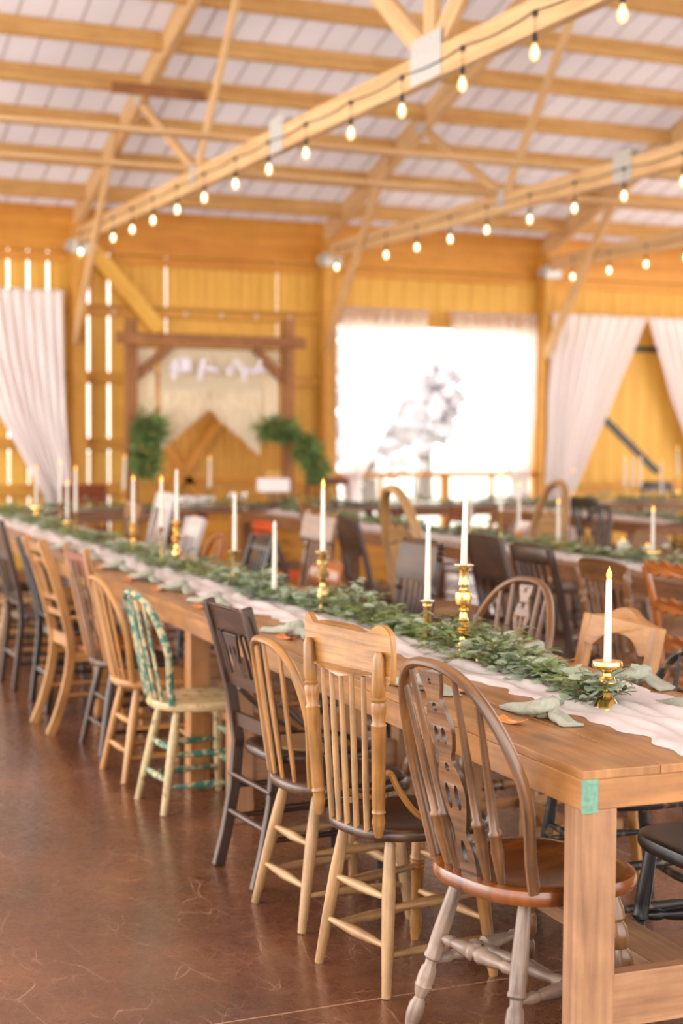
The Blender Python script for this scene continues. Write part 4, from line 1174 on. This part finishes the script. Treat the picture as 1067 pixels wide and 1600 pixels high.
runner(2.65, 11.1, BV, lambda u: (.24, BV+.42+.02*sin(u*2)), 'rumpled white gauze runner down the second row of tables')
runner(8.3, 11.1, CV, lambda u: (.24, CV+.42), 'rumpled white gauze runner on the third row table')
hr = MB(); nu = 460
for i in range(nu+1):
    x_ = 1.3+11.5*i/nu
    for j in range(9):
        s_ = j/4-1
        hr.v.append(Vector((x_, 14.80+.22*s_+.02*sin(x_*5), TH+.004+.012*abs(sin(s_*6+x_*4))*(1 if abs(s_) < .95 else 0))))
for i in range(nu):
    for j in range(8):
        a = i*9+j; hr.face((a, a+9, a+10, a+1), ((0, 0),)*4)
o = hr.build('table_runner', M['gauze'], ang=180); tag(o, 'rumpled white gauze runner along the head tables', 'runner', 'white gauze runners on the tables')

def garland(path, dens, label, group, near=False, rad_=.11, hgt=.09, seed=1, skip=()):
    """path: list of points; dens leaves per metre"""
    global random
    rs = random.Random(seed)
    P = [Vector(p) for p in path]; t = thing('greenery_garland', label, 'garland', P[0], 0, group); o0 = P[0]
    st, la, lb, lc = MB(), MB(), MB(), MB()
    acc = 0
    for A_, B_ in zip(P, P[1:]):
        seg = (B_-A_).length; d = (B_-A_)/seg; side = Vector((d.y, -d.x, 0))
        st.tube([A_-o0+Vector((0, 0, .02)), (A_+B_)/2-o0+Vector((0, 0, .025)), B_-o0+Vector((0, 0, .02))], .006, 5)
        n = int(seg*dens)
        for i in range(n):
            c = A_.lerp(B_, rs.random()); lump = .75+.35*sin((acc+(c-A_).length)*5.3+seed)
            # a sprig: short twig with leaves both sides
            ang = rs.uniform(-1, 1)*2.0
            dirn = (d*cos(ang)*(1 if rs.random() < .5 else -1)+side*sin(ang)).normalized()
            off = side*rs.uniform(-.6, .6)*rad_*lump
            h0 = rs.uniform(.02, hgt)*lump*(1-abs(off.length)/(rad_*1.5))
            p0 = c+off*.6+Vector((0, 0, h0*.6+.008))
            ln = rs.uniform(.06, .13)*lump; rise = rs.uniform(-.25, .75)
            p1 = p0+dirn*ln+Vector((0, 0, rise*ln)); p1.z = max(p1.z, TH+.012)
            st.tube([p0-o0, (p0+p1)/2-o0+Vector((0, 0, .008)), p1-o0], .0013 if near else .002, 4)
            typ = rs.random(); cl = sin((acc+(c-A_).length)*2.1+seed*1.7)
            tgt, L_, W_ = (la, .038, .015) if typ < .52+.2*cl else ((lb, .040, .034) if typ < .86 else (lc, .034, .014))
            k = 7 if near else 5
            for q in range(k):
                f0 = (q+1)/k; pp = p0.lerp(p1, f0)+Vector((0, 0, .008*sin(PI*f0)))
                s2 = dirn.cross(Vector((0, 0, 1))).normalized()*(1 if q % 2 else -1)
                ld = (dirn*.7+s2*rs.uniform(.5, 1.2)+Vector((0, 0, rs.uniform(-.2, .6)))).normalized()
                if q == k-1: ld = dirn
                sc_ = rs.uniform(.75, 1.25)*(1 if near else 1.25)
                tip = pp+ld*L_*sc_
                if tip.z < TH+.004: ld.z = max(ld.z, .1)
                nr = Vector((rs.uniform(-.5, .5), rs.uniform(-.5, .5), 1))
                leafmesh(tgt, pp-o0, ld, nr, L_*sc_, W_*sc_, curl=rs.uniform(0, .3))
        acc += seg
    st.build('stem', M['stem'], t)
    a = la.build('pointed_leaves', M['leafa'], t, ang=180); a['label'] = 'fresh green pointed leaves'
    a = lb.build('round_leaves', M['leafb'], t, ang=180); a['label'] = 'silvery round eucalyptus leaves'
    a = lc.build('dark_leaves', M['leafc'], t, ang=180); a['label'] = 'deep green narrow leaves'
    return t
GA = [(.64, .43), (.95, .50), (1.35, .47), (1.7, .50), (2.1, .54), (2.5, .52), (3.0, .50), (3.5, .44), (4.0, .48)]
def gp(lst, v0=0): return [T(u, v+v0, TH+.004) for u, v in lst]
garland(gp(GA), 235, 'leafy eucalyptus garland along the nearest tables of the front row', 'greenery garlands', True, .125, .135, 3)
garland(gp([(4.0, .48), (5.2, .42), (6.5, .46), (7.8, .42), (9.2, .45), (10.6, .42), (11.2, .42)]), 85, 'leafy eucalyptus garland along the far tables of the front row', 'greenery garlands', False, .135, .13, 4)
garland(gp([(2.9, .42), (4.2, .42), (5.5, .38), (7, .42), (8.5, .4), (10, .42), (11.1, .42)], BV), 85, 'leafy garland down the second row of tables', 'greenery garlands', False, .13, .10, 5)
garland(gp([(8.3, .42), (9.6, .4), (11, .42)], CV), 60, 'leafy garland on the third row table', 'greenery garlands', False, .13, .09, 6)
garland([(x_, 14.62+.05*sin(x_*1.3), TH+.004) for x_ in (1.3, 2.6, 3.9, 5.1, 6.4, 7.7, 9.0, 10.3, 11.6, 12.8)], 75, 'leafy garland along the head tables at the back', 'greenery garlands', False, .13, .13, 8)

# ------------------------------------------------------------------ candlesticks and candles
CS = {
 'low': [(0, .040), (.03, .040), (.10, .034), (.22, .022), (.28, .012), (.33, .013), (.36, .019), (.40, .013), (.46, .020), (.56, .026), (.66, .021), (.70, .013), (.75, .012), (.80, .020), (.86, .040), (.90, .043), (.93, .043), (.97, .042), (1, .041)],
 'tall': [(0, .052), (.02, .052), (.05, .046), (.09, .024), (.13, .017), (.20, .019), (.24, .014), (.27, .012), (.29, .021), (.32, .024), (.33, .020), (.345, .0225), (.36, .018), (.375, .0215), (.39, .0165), (.405, .020), (.42, .0155), (.44, .018), (.47, .013), (.52, .012), (.54, .018), (.56, .013), (.58, .018), (.60, .026), (.66, .030), (.72, .027), (.75, .015), (.78, .014), (.80, .018), (.83, .015), (.95, .016), (.97, .020), (.985, .032), (1, .033)],
 'tube': [(0, .040), (.03, .040), (.07, .014), (.12, .013), (.88, .0135), (.9, .016), (.93, .0145), (.97, .022), (1, .026)],
 'baluster': [(0, .050), (.03, .050), (.08, .042), (.14, .020), (.20, .013), (.26, .020), (.34, .026), (.42, .019), (.48, .012), (.52, .011), (.55, .022), (.58, .012), (.61, .026), (.67, .029), (.73, .018), (.76, .012), (.80, .026), (.86, .027), (.90, .014), (.94, .018), (.97, .034), (1, .035)],
 'thin': [(0, .036), (.03, .036), (.07, .010), (.3, .005), (.32, .009), (.34, .005), (.85, .005), (.9, .010), (.97, .014), (1, .016)],
 'flare': [(0, .042), (.04, .042), (.12, .018), (.3, .012), (.5, .014), (.6, .011), (.66, .014), (.8, .017), (.92, .022), (.96, .036), (1, .037)],
}
def candlestick(x, y, h, kind, label, mat='brass', z=TH, big=False):
    t = thing('candlestick', label, 'candlestick', (x, y, z+.004), 0, 'brass candlesticks')
    pr = CS[kind]; n = 24 if big else 14
    k = next(i for i, (a, r) in enumerate(pr) if r < .9*pr[0][1])+1
    base = pr[:k+1]; stem = pr[k:]
    mb = MB().turned((0, 0, 0), (0, 0, h*base[-1][0]), [(a/base[-1][0], r) for a, r in base], n); mb.build('base', M[mat], t)
    a0 = stem[0][0]
    mb = MB().turned((0, 0, h*a0), (0, 0, h), [((a-a0)/(1-a0), r) for a, r in stem], n if kind != 'tall' else 20); mb.build('stem', M[mat], t)
    return t
def candle(x, y, z, h, label, lit=True, r=.0115, lean=(0, 0)):
    t = thing('taper_candle', label, 'candle', (x, y, z), 0, 'ivory taper candles')
    b = h-.035
    MB().turned((0, 0, 0), (lean[0]*b, lean[1]*b, b), [(0, r), (.02, r), (.95, r*.76), (1, r*.66)], 14).build('wax', M['candle'], t)
    fl = [(0, .0045), (.10, .0072), (.32, .0086), (.55, .0066), (.82, .0022), (1, .0004)]
    MB().turned((lean[0]*b, lean[1]*b, b), (lean[0]*h, lean[1]*h, h+.002), fl, 10).build('flame_tip', M['flameon'] if lit else M['flameoff'], t)['label'] = 'glowing warm flame tip' if lit else 'unlit white flame tip'
    return t
AC = [  # u, v, holder h, kind, candle top z, lit, mat, name
 (.645, .45, .135, 'low', 1.181, 1, 'brass', 'short round-bellied brass candlestick nearest the camera'),
 (1.555, .45, .328, 'tall', 1.397, 0, 'brass', 'tallest brass candlestick with faceted knob and ribbed cone'),
 (1.93, .49, .168, 'tube', 1.235, 0, 'brass', 'plain tubular brass candlestick beside the tallest one'),
 (2.88, .45, .278, 'baluster', 1.359, 1, 'brassold', 'tall aged brass baluster candlestick behind the eared oak chair'),
 (3.495, .45, .06, 'low', 1.154, 0, 'brass', 'small brass candlestick sunk in the greenery'),
 (4.16, .47, .186, 'flare', 1.252, 0, 'brassold', 'dark flared candlestick left of the sunken one'),
 (5.17, .45, .276, 'baluster', 1.349, 0, 'brass', 'bright many-knobbed brass candlestick midway down the front row'),
 (5.50, .45, .221, 'thin', 1.301, 1, 'brass', 'needle-thin brass candlestick in the front row'),
 (6.18, .45, .208, 'baluster', 1.287, 1, 'brass', 'brass candlestick left of the needle-thin one'),
 (7.93, .45, .192, 'thin', 1.309, 1, 'brass', 'thin brass candlestick in the far cluster'),
 (8.19, .44, .109, 'low', 1.196, 1, 'brass', 'low brass candlestick in the far cluster'),
 (8.72, .49, .22, 'thin', 1.34, 1, 'brass', 'slim brass candlestick at the back of the far cluster'),
 (9.53, .45, .156, 'low', 1.276, 1, 'brass', 'brass candlestick near the far left end of the front row'),
]
for i, (u, v, hh, kd, top, lit, mt_, nm) in enumerate(AC):
    x_, y_, _ = T(u, v)
    candlestick(x_, y_, hh, kd, nm, mt_, big=(i < 4))
    tx = 'lit' if lit else 'unlit'
    candle(x_, y_, TH+.004+hh-.004, top-(TH+hh), '%s taper candle in the %s' % (tx, nm.replace(' candlestick', ' holder')), lit, lean=((.018, 0) if i in (1,) else (.008, 0) if i in (0, 2) else (0, 0)))
BCS = [(5.71, .41, .07, 'low', 1.138, 1, 'low brass candlestick in front of the oval-backed cane chair'), (4.60, .41, .09, 'low', 1.139, 1, 'low brass candlestick at the right of the second row'),
      (6.25, .41, .109, 'baluster', 1.23, 1, 'knobbed brass candlestick under the right end of the window'), (6.52, .41, .227, 'thin', 1.289, 1, 'thin tall brass candlestick in the second row'),
      (7.0, .41, .063, 'low', 1.17, 0, 'low brass candlestick farther down the second row'), (8.0, .41, .2, 'thin', 1.29, 1, 'thin brass candlestick at the far end of the second row')]
for (u, v, hh, kd, top, lit, nm) in BCS:
    x_, y_, _ = T(u, v+BV)
    candlestick(x_, y_, hh, kd, nm); candle(x_, y_, TH+hh, top-(TH+hh), '%s taper in the %s' % ('lit' if lit else 'unlit', nm.replace(' candlestick', ' holder')), lit)
HC = [(10.52, .07, 1.27, 'flare', 'candlestick on the right head table beside candelabrum'), (10.74, .29, 1.43, 'baluster', 'tallest candlestick on the right head table'),
      (9.32, .12, 1.17, 'low', 'candlestick before the curtain left of the barn door'), (4.09, .20, 1.33, 'baluster', 'candlestick on the left head table before the fern bunch'),
      (4.99, .21, 1.32, 'thin', 'candlestick on the bar before the macrame'), (7.38, .13, 1.16, 'thin', 'candlestick on the head table under the bright window'), (8.6, .14, 1.2, 'thin', 'candlestick on the head table under the window centre')]
for (x_, hh, top, kd, nm) in HC:
    candlestick(x_, 14.78, hh, kd, 'brass '+nm); candle(x_, 14.78, TH+hh, top-(TH+hh), 'lit taper in the brass '+nm.replace('candlestick', 'holder'), True, r=.014, lean=(.04, 0) if abs(x_-4.09) < .01 else (0, 0))
t = thing('candelabrum', 'three-armed brass candelabrum on the right head table', 'candelabrum', (10.12, 14.78, TH+.004))
MB().turned((0, 0, 0), (0, 0, .15), [(0, .06), (.1, .05), (.2, .015), (.8, .012), (1, .02)]).build('base', M['brass'], t)
MB().tube([(-.105, 0, .17), (-.09, 0, .13), (0, 0, .12), (.09, 0, .13), (.105, 0, .17)], .008, 8).build('arm', M['brass'], t)
for dx in (-.105, 0, .105):
    MB().turned((dx, 0, .15), (dx, 0, .172), [(0, .012), (1, .026)]).build('cup', M['brass'], t)
    candle(10.12+dx, 14.78, TH+.174, .36, 'ivory candle in the %s cup of the candelabrum' % {-.105: 'left', 0: 'middle', .105: 'right'}[dx], dx != 0, r=.017)
for (u, v, h_, lb) in ((5.15, BV+.55, .11, 'lit glass votive before the dark bow-back chair'), (4.95, BV+.6, .09, 'lit glass votive right of the other votive')):
    x_, y_, _ = T(u, v); t = thing('votive', lb, 'votive', (x_, y_, TH+.004), 0, 'votives in the second row')
    MB().turned((0, 0, 0), (0, 0, h_), [(0, .028), (.1, .032), (1, .036)]).build('cup', M['candle'], t); MB().turned((0, 0, h_), (0, 0, h_+.02), [(0, .006), (.4, .009), (1, .001)]).build('flame_tip', M['flameon'], t)

# ------------------------------------------------------------------ napkins and orange tags
def napkin_mesh(seed):
    rs = random.Random(seed); mb = MB()
    def tail(x0, x1, w0, w1, bend):
        K = 10; path = []; ws = []
        for k in range(K+1):
            q = k/K; path.append((x0+(x1-x0)*q, bend*q*q+.006*sin(q*7+seed), .020*(1-q)**1.5+.006+.002*sin(q*11+seed))); ws.append(w0+(w1-w0)*q**1.1)
        def sec(i):
            w_ = ws[i]; th_ = .013*(1-i/K)**.7+.0045; S = []
            for j in range(14):
                a = 2*PI*j/14; x = cos(a)*w_/2; y = sin(a)*th_+(.0045*sin(x*330+i*.35+seed) if sin(a) > -.2 else 0)
                S.append((x, y))
            return S
        mb.sweep(path, sec)
    tail(.0, -.125, .026, .016 if seed % 2 else .024, .012); tail(.01, .095, .024, .050, -.03)
    # knot: two crossing bands around a core
    for (rot, r1, r2_, tilt) in ((.5, .026, .016, .5), (-.9, .024, .014, -.45), (1.5, .020, .014, 1.8)):
        P = []
        for k in range(16):
            a = 2*PI*k/16
            x, y, z_ = cos(a)*r1*.75, sin(a)*r1*.9, .020+.007*sin(a*2+tilt)
            P.append((x*cos(rot)-y*sin(rot), x*sin(rot)+y*cos(rot), z_+.006+.013*cos(a+tilt)))
        mb.tube(P, [.0125+.0025*sin(k*2.3) for k in range(16)], 8, closed=True)
    mb.turned((0, 0, .004), (0, 0, .040), [(0, .012), (.5, .02), (1, .008)], 10)
    for v in mb.v: v.x *= 1.38; v.y *= 1.3; v.z = max(v.z*1.15, .0015)
    return mb
def napkin(u, v, rot, label, seed=1):
    x_, y_, _ = T(u, v)
    o = napkin_mesh(seed).build('linen_napkin', M['sage'], loc=(x_, y_, TH), rotz=rot, ang=180)
    tag(o, label, 'napkin', 'knotted sage napkins'); return o
def tagobj(u, v, rot, label):
    x_, y_, _ = T(u, v)
    t = thing('name_tag', label, 'name tag', (x_, y_, TH+.001), rot, 'curled orange name tags')
    mb = MB(); n = 12; m = 4; Wd, Dp = .084, .040
    for sgn in (1, -1):
        b = len(mb.v)
        for i in range(n+1):
            x0 = -Wd/2+Wd*i/n
            for j in range(m+1):
                yy = -Dp/2+Dp*j/m; k_ = 1-.12*abs(2*i/n-1)**3
                zz = .002+.011*(abs(x0)/(Wd/2))**2.2*(.7+.3*j/m)
                mb.v.append(Vector((x0, yy*k_, zz+(.0022 if sgn > 0 else 0))))
        for i in range(n):
            for j in range(m):
                a = b+i*(m+1)+j; q = (a, a+m+1, a+m+2, a+1); mb.face(q if sgn > 0 else q[::-1], ((0, 0),)*4)
    N_ = (n+1)*(m+1)
    def idx(i, j): return i*(m+1)+j
    ring = [idx(i, 0) for i in range(n)]+[idx(n, j) for j in range(m)]+[idx(i, m) for i in range(n, 0, -1)]+[idx(0, j) for j in range(m, 0, -1)]
    for a, b in zip(ring, ring[1:]+ring[:1]): mb.face((a, a+N_, b+N_, b), ((0, 0),)*4)
    mb.build('tag', M['tag'], t)
    ink = MB(); zf = lambda x0: .0045+.011*(abs(x0)/(Wd/2))**2.2*.9
    pts = [(-.016+.0026*i, .003*sin(i*1.9)+.001*sin(i*.7)) for i in range(13)]
    ink.tube([(a, b, zf(a)+.0005) for a, b in pts], .0006, 4); ink.build('handwriting', M['tagink'], t)['label'] = 'thin white handwriting'
BASE = PI/2-TA    # along U
LN = [(.60, .225, -.75, 'nearest sage knotted napkin on the left side of the front table'), (1.12, .11, -.45, 'second sage napkin on the left side, seen through the nearest bow-back'),
      (1.78, .13, -.5, 'third sage napkin on the left side, behind the eared oak crest'), (2.40, .15, -.45, 'fourth sage napkin on the left side, beside the dark square-post chair'),
      (3.50, .16, -.5, 'fifth sage napkin on the left side, just past the table seam'), (4.10, .17, -.5, 'sixth sage napkin on the left side'), (4.70, .16, -.5, 'seventh sage napkin on the left side'),
      (5.35, .16, -.4, 'eighth sage napkin on the left side'), (6.15, .16, -.5, 'ninth sage napkin on the left side'), (6.85, .16, -.5, 'tenth sage napkin on the left side')]
for i, (u, v, dr_, lb) in enumerate(LN): napkin(u, v, -1.15+(dr_+.5)*.5, lb, i+1)
RN = [(1.00, .77, 'nearest sage knotted napkin on the right side of the front table'), (1.60, .73, 'second sage knotted napkin on the right side, before the grey-splat bow-back'), (.52, .70, 'sage napkin at the right edge beside the gauze runner'),
      (2.15, .70, 'third sage napkin on the right side, beyond the tallest candlestick'), (2.9, .70, 'fourth sage napkin on the right side'), (3.6, .70, 'fifth sage napkin on the right side')]
for i, (u, v, lb) in enumerate(RN): napkin(u, v, -1.15, lb, i+12)
for (u, v, rt_, lb) in ((.57, .115, -.35, 'nearest curled orange name tag on the left side'), (1.06, .20, -.3, 'second curled orange name tag, behind the bow-back splat'), (2.33, .10, -.35, 'third curled orange name tag, between dark and hoop-back chairs'),
    (3.42, .085, -.3, 'fourth curled orange name tag, just past the table seam'), (4.2, .10, -.3, 'fifth curled orange name tag on the left side'), (4.75, .09, -.3, 'sixth curled orange name tag on the left side'), (5.4, .08, -.3, 'seventh curled orange name tag on the left side'),
    (6.1, .09, -.3, 'eighth curled orange name tag on the left side'), (1.50, .80, -.3, 'curled orange name tag on the right side, behind the second napkin')):
    tagobj(u, v, -1.2+(rt_+.3), lb)

# ------------------------------------------------------------------ things on the bar and head tables
t = thing('cake', 'small square white cake with gold stick topper before the right arbor post', 'cake', (5.69, 14.80, .90))
MB().box((0, 0, .11), (.29, .22, .14), 0).build('icing', M['white'], t, bevel=.012)
tp = MB()
for i in range(7): tp.tube([(-.07+.025*i, 0, .175), (-.07+.025*i, 0, .25+.01*(i % 2))], .0022, 5)
tp.build('topper', M['gold'], t)
o = MB().turned((0, 0, 0), (0, 0, .145), [(0, .12), (.08, .12), (.14, .05), (.8, .05), (.86, .17), (1, .17)], 20).build('cake_stand', M['oak'], loc=(5.69, 14.80, TH+.018)); tag(o, 'round wooden cake stand under the white cake', 'cake stand')
bpy.data.objects['cake'].location.z = TH+.018+.145-.04
o = MB().box((0, 0, .06), (.36, .16, .10), 0).build('card_box', M['white'], loc=(4.9, 14.95, TH+.012), bevel=.01); tag(o, 'white rectangular card box on the left end of the bar', 'box')
for i, (x_, lb) in enumerate(((5.15, 'left clear goblet on the bar'), (5.27, 'right clear goblet on the bar'))):
    o = MB().turned((0, 0, 0), (0, 0, .16), [(0, .032), (.04, .030), (.08, .005), (.45, .005), (.55, .030), (.8, .038), (1, .034)], 14).build('goblet', M['glass'], loc=(x_, 14.55, TH+.008)); tag(o, lb, 'glass', 'goblets on the bar')

# ------------------------------------------------------------------ string lights
def string(x, ys, zc, zb, label, lit=True, span=None, scale=1):
    t = thing('string_light', label, 'string light', (x, ys[0], zc), 0)
    cab = []
    span = span or ys
    for a, b in zip(ys, ys[1:]):
        for q in range(6):
            k = q/6; cab.append((0, a+(b-a)*k-ys[0], .03-.022*4*k*(1-k)+.0))
    cab.append((0, ys[-1]-ys[0], .03))
    MB().tube(cab, .0042, 5).build('cable', M['socket'], t)
    for i, y in enumerate(ys):
        yy = y-ys[0]; dz = zb-zc
        c = MB().turned((0, yy, .032), (0, yy, .0), [(0, .012), (.5, .014), (1, .010)], 8)
        c.tube([(0, yy, .0), (.003, yy, dz+.095)], .0022, 4)
        c.turned((.003, yy, dz+.10), (.003, yy, dz+.045), [(0, .008), (.2, .014), (1, .0155)], 10); c.build('socket', M['socket'], t)
        so = MB().turned((.003, yy, dz+.048), (.003, yy, dz-.050), [(0, .012), (.15, .015), (.4, .025), (.6, .0285), (.8, .024), (.93, .013), (1, .002)], 12).build('bulb', M['bulb'] if lit else M['bulboff'], t)
        MB().turned((.003, yy, dz+.03), (.003, yy, dz-.03), [(0, .004), (.3, .011), (.6, .012), (1, .003)], 8).build('filament', M['filament'], so)
    return t
Y1 = [16.55, 15.95, 15.2, 14.5, 13.8, 13.05, 12.3, 11.52, 10.78, 10.05, 9.27, 8.50, 7.72, 6.93, 6.13]
string(4.15-.052, Y1, 3.70, 3.52, 'longest strand of lit bulbs, from the top right down to the left post')
string(7.18-.052, [16.5, 15.95, 15.15, 14.4, 13.65, 12.9, 12.1, 11.35, 10.6, 9.8], 3.70, 3.50, 'strand of lit bulbs along the second truss chord over the bright window')
string(10.215-.052, [16.2, 15.4, 14.65, 13.9, 13.1], 3.70, 3.50, 'short strand of lit bulbs along the third truss chord at the right')
t = thing('string_light', 'strand of small unlit bulbs along the wall rail above the arbor', 'string light', (4.3, WY-.06, 2.93))
MB().tube([(0, 0, .04), (1.3, 0, .03), (2.6, 0, .04)], .004, 5).build('cable', M['socket'], t)
for i in range(6): MB().turned((.27+.43*i, 0, .02), (.27+.43*i, 0, -.05), [(0, .01), (.3, .02), (.6, .027), (1, .004)], 10).build('bulb', M['bulboff'], t)

# ------------------------------------------------------------------ light
wd = bpy.data.worlds.new('sky'); SC.world = wd; wd.use_nodes = True
bg = wd.node_tree.nodes['Background']; bg.inputs[0].default_value = (1.0, .975, .96, 1); bg.inputs[1].default_value = 3.8
def area(name, loc, rot, sx, sy, p, col=(1, .96, .92)):
    l = bpy.data.lights.new(name, 'AREA'); l.shape = 'RECTANGLE'; l.size = sx; l.size_y = sy; l.energy = p; l.color = col
    o = bpy.data.objects.new(name, l); COL.objects.link(o); o.location = loc; o.rotation_euler = rot; return o
area('daylight_left_opening', (-4.9, 10.5, 1.9), (rad(90), 0, rad(-90)), 12, 3.4, 560)
area('daylight_front_opening', (5, -2.8, 1.9), (rad(90), 0, 0), 14, 3.4, 210)

area('fill_right', (14.9, 11.5, 2.0), (rad(90), 0, rad(90)), 10, 3.2, 420)  # added fill lamp before the closed right wall, lifts the back of the barn
SC.view_settings.view_transform = 'Standard'
SC.view_settings.look = 'None'
SC.view_settings.exposure = 0.0
SC.view_settings.gamma = 1.0
cy = SC.cycles
cy.use_denoising = True
cy.max_bounces = 7; cy.diffuse_bounces = 4; cy.glossy_bounces = 3; cy.transmission_bounces = 4; cy.transparent_max_bounces = 6
cy.sample_clamp_indirect = 4; cy.caustics_reflective = False; cy.caustics_refractive = False
cy.use_adaptive_sampling = True
